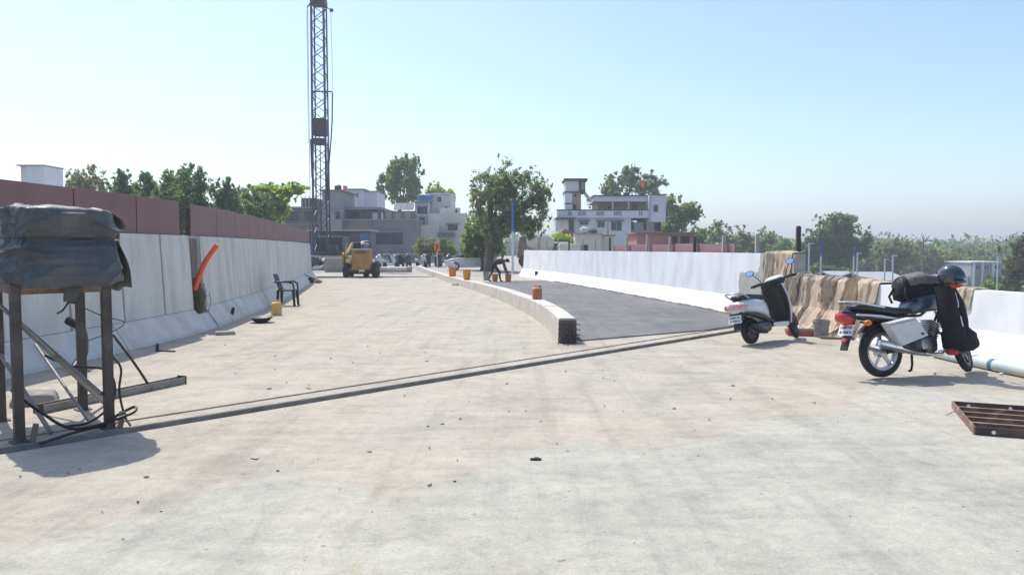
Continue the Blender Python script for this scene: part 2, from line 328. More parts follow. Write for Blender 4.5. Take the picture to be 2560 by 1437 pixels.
def tag(o, label=None, cat=None, group=None, kind=None):
    for k, v in (('label', label), ('category', cat), ('group', group), ('kind', kind)):
        if v: o[k] = v
    return o
def thing(name, label, cat, loc=(0, 0, 0), rz=0.0, group=None, rot=None):
    o = bpy.data.objects.new(name, None); col.objects.link(o); o.empty_display_size = 0.2
    o.location = loc; o.rotation_euler = rot if rot else (0, 0, rz)
    return tag(o, label, cat, group)
def kids(o): return [c for c in bpy.data.objects if c.parent == o]
def copy_tree(o, parent=None):
    c = o.copy(); col.objects.link(c); c.parent = parent
    for ch in kids(o): copy_tree(ch, c)
    return c
def copy_to(o, label, loc, rz=None, rot=None):
    c = copy_tree(o); c.location = loc
    if rz is not None: c.rotation_euler = (0, 0, rz)
    if rot: c.rotation_euler = rot
    if label: c['label'] = label
    return c
def share(o, name, parent, loc=(0, 0, 0), rot=(0, 0, 0), scale=(1, 1, 1)):
    """another piece that uses the mesh of o"""
    c = bpy.data.objects.new(name, o.data); col.objects.link(c); c.parent = parent; c.location = loc; c.rotation_euler = rot; c.scale = scale
    return c
def se_ring(x, zc, hw, hh, n=16, p=2.6, yc=0.0):
    """superellipse ring in the plane x = const"""
    out = []
    for j in range(n):
        t = 2 * math.pi * j / n; c, s_ = math.cos(t), math.sin(t)
        out.append(Vector((x, yc + hw * math.copysign(abs(c) ** (2 / p), c), zc + hh * math.copysign(abs(s_) ** (2 / p), s_))))
    return out

# ------------------------------------------------------------------ curves of the parapets
class Curve:
    def __init__(s, pts, n=40):
        P = [Vector(p) for p in pts]; P = [2 * P[0] - P[1]] + P + [2 * P[-1] - P[-2]]; s.p = []
        for k in range(1, len(P) - 2):
            for j in range(n):
                t = j / n; a, b, c, d = P[k - 1:k + 3]
                s.p.append(0.5 * (2 * b + (c - a) * t + (2 * a - 5 * b + 4 * c - d) * t * t + (3 * b - a - 3 * c + d) * t ** 3))
        s.p.append(P[-2]); s.s = [0.0]
        for k in range(1, len(s.p)): s.s.append(s.s[-1] + (s.p[k] - s.p[k - 1]).length)
        s.L = s.s[-1]
    def at(s, d):
        d = min(max(d, 0), s.L - 1e-6); lo = int(np.searchsorted(s.s, d, side='right')) - 1; lo = min(max(lo, 0), len(s.p) - 2)
        t = (d - s.s[lo]) / max(1e-9, s.s[lo + 1] - s.s[lo]); p = s.p[lo].lerp(s.p[lo + 1], t)
        a, b = s.p[max(lo - 4, 0)], s.p[min(lo + 5, len(s.p) - 1)]; tg = (b - a).normalized()
        return p, tg
    def s_at_y(s, y): return min(range(len(s.p)), key=lambda k: abs(s.p[k].y - y)) and s.s[min(range(len(s.p)), key=lambda k: abs(s.p[k].y - y))]
    def off(s, d, o, side):
        p, t = s.at(d); n = Vector((-t.y, t.x)) * side
        return p + n * o
LEFT = Curve([(-6.9, -6), (-6.75, -1), (-6.45, 4), (-6.05, 8), (-5.83, 10.5), (-5.70, 12.6), (-5.76, 14.8), (-6.5, 20.7), (-8.0, 29), (-9.55, 36.6), (-10.0, 39.0)])
RIGHT = Curve([(7.5, -6), (7.2, -1), (6.85, 4), (6.65, 7), (6.42, 9.2), (6.15, 11), (5.72, 13), (5.38, 15.5), (5.0, 18.4), (4.32, 22.5), (3.3, 28), (1.9, 35), (0.35, 42.2)])
MED = Curve([(0.75, 12.33), (0.64, 15.06), (0.20, 18.97), (-0.94, 25.60), (-2.92, 34.66), (-4.68, 43.34), (-6.90, 54.60)])
def sweep(mb, cv, s0, s1, side, prof, step=0.5, mi=0):
    n = max(2, int((s1 - s0) / step) + 1)
    rings = []
    for k in range(n + 1):
        d = s0 + (s1 - s0) * k / n
        rings.append([Vector((*cv.off(d, o, side), z)) for o, z in prof])
    return mb.loft(rings, mi)

# ------------------------------------------------------------------ the setting: ground, deck, roads
g = MB(); g.box((0, 500, -5.5), (1600, 1600, 1.0)); tag(g.build('ground', 'earth'), kind='structure')
g = MB(); g.prism([(-70, 41.8), (2.0, 41.8), (8, 52), (16.6, 61), (17.5, 100), (17.5, 150), (-70, 150)], -5.2, -0.008); tag(g.build('road', 'plaza'), kind='structure')

def clip(poly, nx, ny, c, keep_less=True):
    out = []; sg = 1 if keep_less else -1
    f = lambda p: sg * (nx * p[0] + ny * p[1] - c)
    for k in range(len(poly)):
        a, b = poly[k], poly[(k + 1) % len(poly)]; fa, fb = f(a), f(b)
        if fa <= 0: out.append(a)
        if (fa < 0 < fb) or (fb < 0 < fa):
            t = fa / (fa - fb); out.append((a[0] + (b[0] - a[0]) * t, a[1] + (b[1] - a[1]) * t))
    return out
outline = [tuple(RIGHT.off(RIGHT.L * k / 40, 0.75, -1)) for k in range(41)] + [tuple(LEFT.off(LEFT.L * (1 - k / 40), 0.75, 1)) for k in range(41)]
JA = R(46.0); NX, NY = -math.sin(JA), math.cos(JA)
def jc(p): return NX * p[0] + NY * p[1]
C1 = 6.69; C2 = 6.93; C3 = 7.15; C4 = 7.22
near_poly = clip(outline, NX, NY, C1)
# the near lip of the recess is rough
dk = MB(); dk.prism(near_poly, -1.2, 0.0); tag(dk.build('near_deck', 'deck'), kind='structure')
q = clip(clip(outline, NX, NY, C1, False), NX, NY, C2); g = MB(); g.prism(q, -1.2, -0.15); tag(g.build('expansion_recess', 'groove'), kind='structure')
q = clip(clip(outline, NX, NY, C2, False), NX, NY, C3); g = MB(); g.prism(q, -1.2, 0.0); tag(g.build('deck_edge_strip', 'deck'), kind='structure')
q = clip(clip(outline, NX, NY, C3, False), NX, NY, C4); g = MB(); g.prism(q, -1.2, -0.12); tag(g.build('joint_slot', 'groove'), kind='structure')
q = clip(outline, NX, NY, C4, False); g = MB(); g.prism(q, -1.2, 0.0); tag(g.build('far_deck', 'deck'), kind='structure')

q = clip(clip(outline, NX, NY, C2 - 0.014, False), NX, NY, C2 - 0.002); g = MB(); g.prism(q, -0.16, -0.004); tag(g.build('recess_shade_strip', 'shadegrey'), kind='structure')  # added strip: shade of the recess wall put into a dark colour
# fresh screed laid over the near deck, its edge stepped and ragged
edge = [(-2.60, 3.61), (-2.26, 4.02), (-1.92, 4.49), (-1.65, 4.87), (-1.18, 4.72), (-0.71, 4.41), (-0.59, 4.61), (-0.40, 4.88), (-0.05, 5.31), (0.19, 5.59), (0.61, 5.69), (1.02, 5.50), (1.58, 5.92), (2.21, 6.54), (2.78, 6.51), (3.30, 7.30), (4.15, 8.53), (4.85, 8.01), (5.47, 7.69)]
e2 = []
for a, b in zip(edge, edge[1:]):
    L_ = math.hypot(b[0] - a[0], b[1] - a[1]); n = max(1, int(L_ / 0.09))
    for k in range(n):
        t = k / n; j = 0.012 if k else 0
        e2.append((a[0] + (b[0] - a[0]) * t + rnd.uniform(-j, j), a[1] + (b[1] - a[1]) * t + rnd.uniform(-j, j)))
e2.append(edge[-1])
g = MB(); g.prism(e2 + [(6.2, 3.5), (6.2, -5), (-6.2, -5), (-4.5, 2.0)], -0.002, 0.013); tag(g.build('fresh_screed', 'screed'), kind='structure')
band = [(x, y) for x, y in e2 if -2.6 < x < 3.2]
g = MB(); g.prism([(x, y + 0.012) for x, y in band] + [(x + 0.02, y + 0.20 + 0.05 * math.sin(3 * x)) for x, y in reversed(band)], -0.002, 0.007)
tag(g.build('screed_band', 'screed'), kind='structure')

# asphalt lane between median and right parapet
ap = [(1.15, 12.59)]
for k in range(1, 24):
    d = 0.4 + k * 1.05
    if MED.at(d)[0].y > 34.2: break
    ap.append(tuple(MED.off(d, -0.31, 1)))
far = [(-1.61, 33.86), (0.09, 35.50)]
rs = []
s0, s1 = RIGHT.s_at_y(15.3), RIGHT.s_at_y(36.3)
for k in range(40): rs.append(tuple(RIGHT.off(s1 + (s0 - s1) * k / 39, -0.10 + rnd.uniform(-0.02, 0.02), -1)))
poly = ap + far + rs
poly = clip(poly, NX, NY, C4 + 0.02, False)
g = MB(); g.prism(poly, -0.002, 0.022); tag(g.build('asphalt_lane', 'asphalt'), kind='structure')
# dark line added to draw the shadowy gap along the foot of the parapet
g = MB(); pts = []; rr = []
for k in range(160):
    d = s0 + (s1 - 1.5 - s0) * k / 159; p = RIGHT.off(d, -0.035 + rnd.uniform(-0.02, 0.02), -1); pts.append((p.x, p.y, 0.012)); rr.append(rnd.uniform(0.02, 0.055))
g.tube(pts, rr, 6); tag(g.build('gap_shade_line', 'groove'), kind='structure')

# ------------------------------------------------------------------ parapets
def jersey(h, top=0.24): return [(0.0, 0.0), (0.02, 0.06), (0.20, 0.33), (0.27, 0.42), (0.33, h), (0.33 + top, h), (0.36 + top, 0.0)]
HL, HR, HB = 1.78, 1.43, 0.94
lw = thing('parapet_wall', 'long grey cast concrete parapet with flared foot under the maroon sheets', 'wall', (0, 0, 0))
gapy = (14.3, 14.9)
ga, gb = LEFT.s_at_y(gapy[0]), LEFT.s_at_y(gapy[1])
up_l = [(0.262, 0.405), (0.33, HL), (0.57, HL), (0.59, 0.405)]; ft_l = [(0.0, 0.0), (0.02, 0.06), (0.20, 0.33), (0.258, 0.40), (0.60, 0.40), (0.62, 0.0)]
core = [(0.285, 0.39), (0.348, HL - 0.02), (0.56, HL - 0.02), (0.58, 0.39)]
def wall_run(a, b, w, gp):
    n = max(1, round((b - a) / w))
    for k in range(n):
        m = MB(); sweep(m, LEFT, a + (b - a) * k / n + gp, a + (b - a) * (k + 1) / n - gp, 1, up_l, 0.6); m.build('wall_panel', 'greywall', lw, bevel=0.006)
    m = MB(); sweep(m, LEFT, a + 0.02, b - 0.02, 1, core, 0.6); m.build('wall_core', 'jointgrey', lw)
    n = max(1, round((b - a) / 3.1))
    for k in range(n):
        m = MB(); sweep(m, LEFT, a + (b - a) * k / n + 0.012, a + (b - a) * (k + 1) / n - 0.012, 1, ft_l, 0.5); m.build('wall_foot', 'greywall', lw, bevel=0.008)
wall_run(0.0, ga, 1.3, 0.022); wall_run(gb, LEFT.L, 1.25, 0.009)
m = MB(); sweep(m, LEFT, ga - 0.05, gb + 0.05, 1, [(0.40, 0.0), (0.40, HL - 0.05), (0.50, HL - 0.05), (0.5, 0.0)], 0.2); m.build('gap_board', 'board', lw)
m = MB(); sweep(m, LEFT, ga - 0.0, gb + 0.0, 1, [(0.02, 0.0), (0.2, 0.30), (0.45, 0.30), (0.45, 0.0)], 0.2); m.build('wall_foot', 'greywall', lw)
# maroon sheet hoarding that stands behind it
hd = thing('sheet_hoarding', 'maroon sheet metal hoarding panels along the top of the grey parapet', 'hoarding', (0, 0, 0))
pan_o = 0.40
ys = [9.2, 10.8, 12.4, 13.97]
def hoard(y0, y1, zt):
    a, b = LEFT.s_at_y(y0) + 0.014, LEFT.s_at_y(y1) - 0.014
    m = MB(); sweep(m, LEFT, a, b, 1, [(pan_o, 1.786), (pan_o, zt), (pan_o + 0.03, zt), (pan_o + 0.03, 1.786)], 0.7); m.build('sheet_panel', 'maroon', hd, bevel=0.004)
for k in range(3): hoard(ys[k], ys[k + 1], 2.40 + rnd.uniform(-0.006, 0.006))
yy = [14.6, 16.3, 18.0, 19.5, 20.8, 22.1, 23.5, 25.0, 26.6, 28.3, 30.2, 32.2, 34.4, 36.6, 38.9]
for k in range(14): hoard(yy[k], yy[k + 1], 2.38 + rnd.uniform(-0.015, 0.015))
for y in ys + yy:
    p = LEFT.off(LEFT.s_at_y(y), pan_o + 0.06, 1); m = MB(); m.box((0, 0, 0), (0.05, 0.05, 0.52)); m.build('post', 'rustdark', hd, loc=(p.x, p.y, 2.05))

rw = thing('white_parapet', 'tall white limewashed parapet with raw concrete end beside the asphalt lane', 'wall', (0, 0, 0))
sa, sb = RIGHT.s_at_y(15.35), RIGHT.L
n = 9
for k in range(n):
    m = MB(); sweep(m, RIGHT, sa + (sb - sa) * k / n + (0.004 if k else 0), sa + (sb - sa) * (k + 1) / n - 0.004, -1, jersey(HR), 0.5); m.build('wall_panel', 'white', rw)
m = MB(); p = RIGHT.off(RIGHT.s_at_y(38.6), 0.17, -1); m.lathe([(0.11, -0.06), (0.11, 0.06)], (0, 0, 0), 14, (0, R(90), R(12))); m.build('drain_pipe', 'black', rw, loc=(p.x - 0.06, p.y, 0.27))
lo = thing('low_white_parapet', 'low white parapet behind the motorcycle with sacking over it', 'wall', (0, 0, 0))
sc, sd = RIGHT.s_at_y(10.62), RIGHT.s_at_y(15.3)
m = MB(); sweep(m, RIGHT, sc + 0.012, sd, -1, jersey(HB), 0.35); m.build('wall_panel', 'white', lo)
nw = thing('near_white_parapet', 'low white parapet block with flared foot beside the pale blue pipe', 'wall', (0, 0, 0))
for k in range(4):
    m = MB(); sweep(m, RIGHT, sc * k / 4 + 0.006, sc * (k + 1) / 4 - 0.012, -1, [(o - 0.04, z) for o, z in jersey(HB + 0.02)], 0.5); m.build('wall_panel', 'white', nw)

# posts and faded sheets behind the white parapet
pos = sa + 0.6; k = 0; ORD = ['first', 'second', 'third', 'fourth', 'fifth', 'sixth', 'seventh', 'eighth', 'ninth', 'tenth', 'eleventh', 'twelfth', 'thirteenth', 'fourteenth', 'fifteenth', 'sixteenth', 'seventeenth']
while pos < sb - 0.4:
    p = RIGHT.off(pos, 0.72, -1); dark = k in (0, 3, 7, 10); hgt = rnd.uniform(1.85, 2.0)
    m = MB(); m.box((0, 0, hgt / 2 - 0.6), (0.085 if k < 4 else 0.07, 0.085, hgt + 1.2)); m.box((0, 0, hgt + 0.008), (0.06, 0.06, 0.015))
    tag(m.build('hoarding_post', 'postdark' if dark else 'postpale', loc=(p.x, p.y, 0), bevel=0.006),
        f'{"dark brown steel" if dark else "pale concrete"} post, {ORD[k]} from the sacking end behind the white parapet', 'post', 'posts behind the white parapet')
    pos += rnd.uniform(1.75, 2.15); k += 1
hs = thing('faded_sheet_hoarding', 'faded pink sheet panels low behind the white parapet posts', 'hoarding', (0, 0, 0))
for k in range(5):
    a = RIGHT.s_at_y(19.2) + k * 2.0
    m = MB(); sweep(m, RIGHT, a + 0.01, a + 1.98, -1, [(0.80, 0.8), (0.80, 1.66 + 0.02 * (k % 2)), (0.83, 1.66 + 0.02 * (k % 2)), (0.83, 0.8)], 0.7); m.build('sheet_panel', 'pinksheet', hs)

# ------------------------------------------------------------------ median kerb
md = thing('median_kerb', 'pale concrete median kerb curving away with bare bars at its near end', 'kerb', (0, 0, 0))
hts = lambda d: 0.41 - 0.14 * min(1, d / 20)
n = 15; seg = MED.L / n
for k in range(n):
    m = MB(); rings = []
    for j in range(5):
        d = k * seg + (seg - 0.014) * j / 4; h = hts(d) + (0.006 * (k % 2))
        rings.append([Vector((*MED.off(d, o, -1), z)) for o, z in ((0.0, 0.0), (0.012, h - 0.02), (0.03, h), (0.28, h), (0.30, h - 0.02), (0.31, 0.0))])
    m.loft(rings); m.build('kerb_block', 'kerb', md)
p0 = MED.at(0)[0]
for k in range(9):
    x = 0.03 + 0.03 * k + rnd.uniform(-0.01, 0.01); b0 = MED.off(0.0, x, -1); zz = rnd.uniform(0.05, 0.36); ln = rnd.uniform(0.12, 0.3)
    m = MB(); m.tube([(b0.x, b0.y + 0.1, zz), (b0.x, b0.y - ln * 0.5, zz), (b0.x + rnd.uniform(-0.03, 0.05), b0.y - ln * 0.8, zz * 0.5), (b0.x + rnd.uniform(-0.05, 0.08), b0.y - ln, 0.012)], 0.008, 6); m.build('rebar', 'rustdark', md)
for k in range(4):
    zz = 0.08 + 0.085 * k; a, b = MED.off(0, -0.01, -1), MED.off(0, 0.33, -1); dy = rnd.uniform(0.06, 0.16)
    m = MB(); m.tube([(a.x, a.y - dy, zz), ((a.x + b.x) / 2, a.y - dy - 0.04, zz + 0.02), (b.x + 0.02, b.y - dy, zz - 0.02)], 0.008, 6); m.build('rebar', 'rustdark', md)
m = MB(); m.box((0, 0, 0.19), (0.29, 0.02, 0.37)); m.build('end_face', 'groove', md, loc=(*(MED.off(0, 0.155, -1) - Vector((0.0, 0.016))), 0))

# ------------------------------------------------------------------ the hazy air
hz = bpy.data.materials.new('haze'); hz.use_nodes = True; hz.node_tree.nodes.clear()
pv = hz.node_tree.nodes.new('ShaderNodeVolumePrincipled'); pv.inputs['Color'].default_value = (0.91, 0.955, 1.0, 1); pv.inputs['Density'].default_value = 0.0013; pv.inputs['Anisotropy'].default_value = 0.25
ho = hz.node_tree.nodes.new('ShaderNodeOutputMaterial'); hz.node_tree.links.new(pv.outputs[0], ho.inputs['Volume'])
g = MB(); g.box((0, 500, 8.5), (1660, 1660, 31)); M['haze'] = hz; tag(g.build('haze', 'haze'), kind='stuff')
# ------------------------------------------------------------------ tarpaulin-covered stand
FL, FR, BR = Vector((-3.94, 6.01)), Vector((-3.47, 6.48)), Vector((-4.12, 7.23))
BL = FL + BR - FR; ctr = (FL + BR) / 2
st = thing('steel_stand', 'brown steel table frame on four legs carrying a tarpaulin bundle', 'stand', (0, 0, 0))
HT = 1.27
for p, h in ((FL, HT), (FR, HT), (BR, HT), (BL, HT)):
    m = MB(); m.box((0, 0, h / 2), (0.072, 0.072, h), (0, 0, R(45))); m.box((0, 0, 0.006), (0.13, 0.13, 0.012), (0, 0, R(45)))
    m.build('leg', 'legsteel', st, loc=(p.x, p.y, 0), bevel=0.004)
for a, b in ((FL, FR), (FR, BR), (BR, BL), (BL, FL)):
    m = MB(); m.bar((a.x, a.y, HT - 0.04), (b.x, b.y, HT - 0.04), 0.05, 0.10); m.build('top_rail', 'rust', st, bevel=0.003)
m = MB(); u = (FR - FL).normalized(); m.box((ctr.x, ctr.y, HT + 0.008), (0.70, 1.02, 0.012), (0, 0, math.atan2(u.y, u.x))); m.build('top_plate', 'rust', st)
for a, b in (((FL.x, FL.y, 0.98), (BR.x + 0.1, BR.y + 0.2, 0.02)), ((BL.x, BL.y, 0.62), (FR.x - 0.35, FR.y - 0.25, 0.02)), ((BL.x - .1, BL.y, 1.15), (FR.x - 0.05, FR.y - 0.02, 0.30))):
    m = MB(); m.cyl(a, b, 0.019, n=10); m.build('brace', 'steel', st, 40)
for px, py in ((FL.x + 0.1, FL.y + 0.03), (FR.x + 0.09, FR.y + 0.03)):
    m = MB(); m.box((0, 0, 0.07), (0.04, 0.05, 0.14), (0, R(12), 0.6)); m.build('wedge', 'wood', st, loc=(px, py, 0))
# the bundle: a tarpaulin lashed at the waist
def crease(v):
    d = mnoise.voronoi(v)[0]; return math.exp(-11.0 * max(0.0, d[1] - d[0]))
def tarp_fn(a, b):
    z = 1.235 + 0.61 * b; t = 2 * math.pi * a
    key = [(0.0, 1.12), (0.10, 1.15), (0.30, 1.13), (0.48, 1.08), (0.56, 1.03), (0.585, 1.01), (0.61, 1.035), (0.70, 1.06), (0.90, 1.05), (0.975, 1.04), (1.0, 1.01)]
    for (b0, k0), (b1, k1) in zip(key, key[1:]):
        if b0 <= b <= b1: f = k0 + (k1 - k0) * (b - b0) / (b1 - b0); break
    p = 7.0; c, s_ = math.cos(t), math.sin(t)
    x = math.copysign(abs(c) ** (2 / p), c) * 0.355 * f; y = math.copysign(abs(s_) ** (2 / p), s_) * 0.66 * f
    v = Vector((x, y, z)); n3 = mnoise.noise(Vector((x * 2.6, y * 2.6, z * 3.0 + 3)))
    w = n3 * 0.055 + 0.048 * crease(Vector((x * 1.9 + z * 1.4, y * 1.9 - z * 0.8, z * 1.3))) + 0.022 * crease(Vector((x * 3.6 - z * 2.6, y * 3.6 + z * 2.0, z * 2.2 + 4))) + 0.007 * crease(Vector((x * 10, y * 10 + z * 5, z * 6)))
    w += 0.016 * mnoise.noise(Vector((x * 6, y * 6, z * 4)))
    fold = abs(math.sin(t * 13 + 4 * mnoise.noise(Vector((x * 2, y * 2, 2))))) * 0.028 * (0.6 + mnoise.noise(Vector((x * 3, y * 3, 5)))) * math.exp(-((b - 0.575) / 0.09) ** 2)
    if b < 0.5: fold += 0.04 * math.sin(t * 6 + 5 * n3) * (0.5 - b) * 1.4
    d = Vector((c, s_, 0)); v += d * (w + fold - 0.02)
    if b < 0.05: v.z += 0.05 * mnoise.noise(Vector((x * 4, y * 4, 9))) - 0.02
    if b > 0.9: v.z += (0.02 * mnoise.noise(Vector((x * 5, y * 5, 1))) - 0.10 * max(0, c - .3) * max(0, -s_)) * (b - .9) * 10
    return v
tp = MB(); tp.grid(tarp_fn, 200, 90)
top = [tp.v[90 * 201 + i] for i in range(200)]; base_i = 90 * 201
prev = list(range(base_i, base_i + 201)); cx = sum(v[0] for v in top) / 200; cy = sum(v[1] for v in top) / 200
for r_ in range(1, 9):
    f = 1 - r_ / 8.0; ids = []
    for i in range(201):
        v = tp.v[base_i + i]; x = cx + (v[0] - cx) * f; y = cy + (v[1] - cy) * f
        tp.v.append((x, y, v[2] * f + 1.86 * (1 - f) + 0.025 * mnoise.noise(Vector((x * 5, y * 5, 4))) + 0.02 * crease(Vector((x * 5, y * 5, 4))))); ids.append(len(tp.v) - 1)
    for i in range(200): tp.f.append((prev[i], prev[i + 1], ids[i + 1], ids[i])); tp.m.append(0)
    prev = ids
tb = thing('tarpaulin_bundle', 'dark grey crumpled tarpaulin lashed over goods on the steel stand', 'tarpaulin', (ctr.x, ctr.y, 0.03), math.atan2(u.y, u.x))
to = tp.build('tarpaulin', 'tarp', tb, 34)
# loose corner flaps
def flap(pts, name='flap'):
    m = MB(); a, b, c, d = [Vector(p) for p in pts]
    def fn(s_, t_):
        p = (a.lerp(b, s_)).lerp(d.lerp(c, s_), t_); return p + Vector((0.02 * math.sin(7 * s_ + 3 * t_), 0.02 * math.cos(6 * t_), 0.03 * math.sin(5 * s_ * t_ + 1)))
    m.grid(fn, 8, 8); return m.build(name, 'tarp', tb, 60, solid=0.006, fix=False)
flap([(0.33, -0.60, 1.79), (0.31, -0.1, 1.81), (0.47, -0.16, 1.62), (0.48, -0.50, 1.66)])
flap([(0.36, -0.64, 1.56), (0.36, -0.1, 1.54), (0.47, -0.05, 1.17), (0.51, -0.50, 1.15)])
flap([(-0.1, -0.50, 1.30), (0.12, -0.50, 1.30), (0.06, -0.52, 1.10), (-0.03, -0.55, 1.05)])
m = MB(); m.tube([(0.35 * math.copysign(abs(math.cos(t)) ** .4, math.cos(t)) * .95, 0.66 * math.copysign(abs(math.sin(t)) ** .4, math.sin(t)) * .95, 1.595 + 0.01 * math.sin(3 * t)) for t in [2 * math.pi * k / 40 for k in range(41)]], 0.007, 6)
m.build('rope', 'rope', tb, 60)
# cables hanging and lying about the stand
def wire(name, pts, r, mt, label, cat='cable', group='cables around the steel stand'):
    c = Curve([p for p in pts], 8) ; m = MB(); m.tube(c.p, r, 7); return tag(m.build(name, mt, smooth=60), label, cat, group)
wire('cable', [(-4.05, 6.55, 0.62), (-3.95, 6.75, 0.50), (-3.72, 6.95, 0.42), (-3.62, 6.85, 0.18), (-3.70, 6.62, 0.03), (-3.85, 6.45, 0.02)], 0.011, 'black', 'black cable drooping in a loop between the stand legs')
wire('cable', [(-4.0, 6.02, 0.42), (-3.88, 6.2, 0.2), (-3.62, 6.25, 0.05), (-3.3, 6.5, 0.12), (-3.32, 6.6, 0.16), (-3.5, 6.5, 0.06)], 0.013, 'black', 'thick black cable with a bent end near the front of the stand')
wire('cable', [(-4.1, 6.9, 1.22), (-4.07, 7.0, 1.12), (-4.2, 7.1, 0.98), (-4.32, 7.2, 0.93)], 0.010, 'black', 'short black cable dangling below the tarpaulin')
wire('cable', [(-3.47, 6.55, 0.62), (-3.42, 6.6, 0.5), (-3.45, 6.62, 0.3), (-3.38, 6.56, 0.1), (-3.30, 6.5, 0.02)], 0.010, 'rustdark', 'rusty wire hanging down the front corner leg of the stand')
wire('cable', [(-5.05, 8.9, 0.86), (-4.85, 9.0, 0.74), (-4.66, 9.1, 0.66), (-4.75, 9.0, 0.56), (-5.0, 8.9, 0.46)], 0.006, 'black', 'thin black wire kinked out towards the grey parapet')
wire('steel_rod', [(-3.72, 5.92)+(0.012,), (-3.61, 6.23)+(0.03,), (-3.48, 6.60)+(0.015,)], 0.013, 'rustdark', 'rusty rod lying on the deck between the stand legs', 'rod', 'rods by the stand')
wire('steel_rod', [(-4.6, 7.3, 0.62), (-4.16, 6.96, 0.32), (-3.72, 6.62, 0.02)], 0.014, 'steel', 'dull steel rod leaning down to the deck behind the near leg', 'rod', 'rods by the stand')
wire('steel_rod', [(-4.30, 8.15, 0.62), (-4.10, 8.2, 0.3), (-3.92, 8.2, 0.015)], 0.014, 'rustdark', 'dark rod propped aslant behind the stand', 'rod', 'rods by the stand')
# channel lying behind the stand
a, b = Vector((-4.45, 7.07)), Vector((-3.79, 8.66)); d = b - a
cb = thing('channel_beam', 'dusty grey steel channel lying on the deck behind the stand', 'steel beam', (*((a + b) / 2), 0), math.atan2(d.y, d.x))
L_ = d.length
for y, z, w, h in ((0, 0.006, 0.12, 0.012), (-0.055, 0.045, 0.010, 0.066), (0.055, 0.045, 0.010, 0.066)):
    m = MB(); m.box((0, y, z), (L_, w, h)); m.build('flange' if h > 0.02 else 'web', 'steel', cb, bevel=0.002)
for s_ in (-1, 1): m = MB(); m.box((s_ * L_ / 2, 0, 0.045), (0.012, 0.13, 0.09)); m.build('end_plate', 'rustdark', cb)
# black ducting lying in the shade
wire('duct_hose', [(-5.75, 9.8, 0.62), (-5.55, 9.75, 0.5), (-5.42, 9.55, 0.22), (-5.40, 9.3, 0.06)], 0.055, 'black', 'short fat black hose propped against the foot of the grey parapet', 'hose', None)
m = MB(); m.box((0, 0, 0.06), (0.42, 0.28, 0.12), (0.1, 0.05, 0.4), tx=0.8, ty=0.8); tag(m.build('concrete_lump', 'stone', loc=(-4.75, 7.5, 0.005), bevel=0.03), 'broken lump of concrete lying under the back of the stand', 'rubble')

# ------------------------------------------------------------------ small things along the grey parapet
m = MB(); c = Curve([(-6.03, 14.42, 0.76), (-5.96, 14.45, 1.0), (-5.82, 14.48, 1.32), (-5.62, 14.5, 1.61)], 8); m.tube(c.p, 0.048, 12)
op = thing('orange_pipe', 'bright orange plastic pipe sticking up out of the parapet gap', 'pipe', (0, 0, 0)); m.build('pipe', 'orangepipe', op, 50)
m = MB(); m.tube([(-6.06, 14.45, 0.74), (-6.055, 14.47, 0.86), (-6.04, 14.50, 0.98)], 0.05, 12); m.build('stub', 'orangepipe', op, 50)
stw = thing('straw_bundle', 'bundle of dry straw stuffed under the orange pipe in the parapet gap', 'straw', (-6.0, 14.55, 0))
m = MB()
for k in range(70):
    x, y = rnd.gauss(0, 0.05), rnd.gauss(0, 0.06); m.tube([(x, y, 0.32), (x * 1.3 + rnd.uniform(-.04, .04), y * 1.2, 0.52), (x * 1.1 + rnd.uniform(-.07, .09), y + rnd.uniform(-.05, .05), 0.78 + rnd.uniform(-.15, .1))], 0.006, 4)
tag(m.build('straw', 'straw', stw), kind='stuff')
m = MB()
for k in range(24):
    x, y = rnd.gauss(0, 0.03), rnd.gauss(0, 0.03); m.tube([(x, y, 0.33), (x * .4, y * .4, 0.55), (x, y, 0.78)], 0.008, 4)
m.build('tie', 'rope', stw)
def lump(name, label, cat, loc, d, mt, seed, grp=None):
    r = random.Random(seed); m = MB(); m.ball((0, 0, d[2] * 0.42), (d[0] / 2, d[1] / 2, d[2] / 2), 12, 8)
    m.v = [tuple(Vector(v) * (1 + 0.22 * mnoise.noise(Vector(v) * 5 / max(d) + Vector((seed, 0, 0))))) for v in m.v]; m.v = [(x, y, max(z, 0)) for x, y, z in m.v]
    return tag(m.build(name, mt, loc=loc, smooth=35), label, cat, grp)
m = MB(); m.box((0, 0, 0.03), (0.34, 0.24, 0.06), (0, 0, 0.5), tx=.93, ty=.93); tag(m.build('flat_stone', 'stone', loc=(*(-5.16, 13.59), 0), bevel=0.012), 'flat grey stone slab in the shade along the parapet foot', 'stone')
m = MB(); m.cyl((0, 0, 0), (0.0, 0.02, 0.11), 0.025, n=8); m.box((0.15, -0.05, 0.012), (0.32, 0.025, 0.02), (0, 0, -0.2)); tag(m.build('steel_stub', 'rustdark', loc=(*(-5.34, 11.37), 0)), 'short rusty steel stub standing beside the parapet foot', 'steel bar')
m = MB(); m.cyl((0, 0, -0.05), (0.05, -0.03, 0.12), 0.035, n=10); p = LEFT.off(LEFT.s_at_y(16.2), 0.09, 1); tag(m.build('pipe_stub', 'black', loc=(p.x, p.y, 0.16), smooth=40), 'short black drain stub poking from the parapet foot', 'pipe')
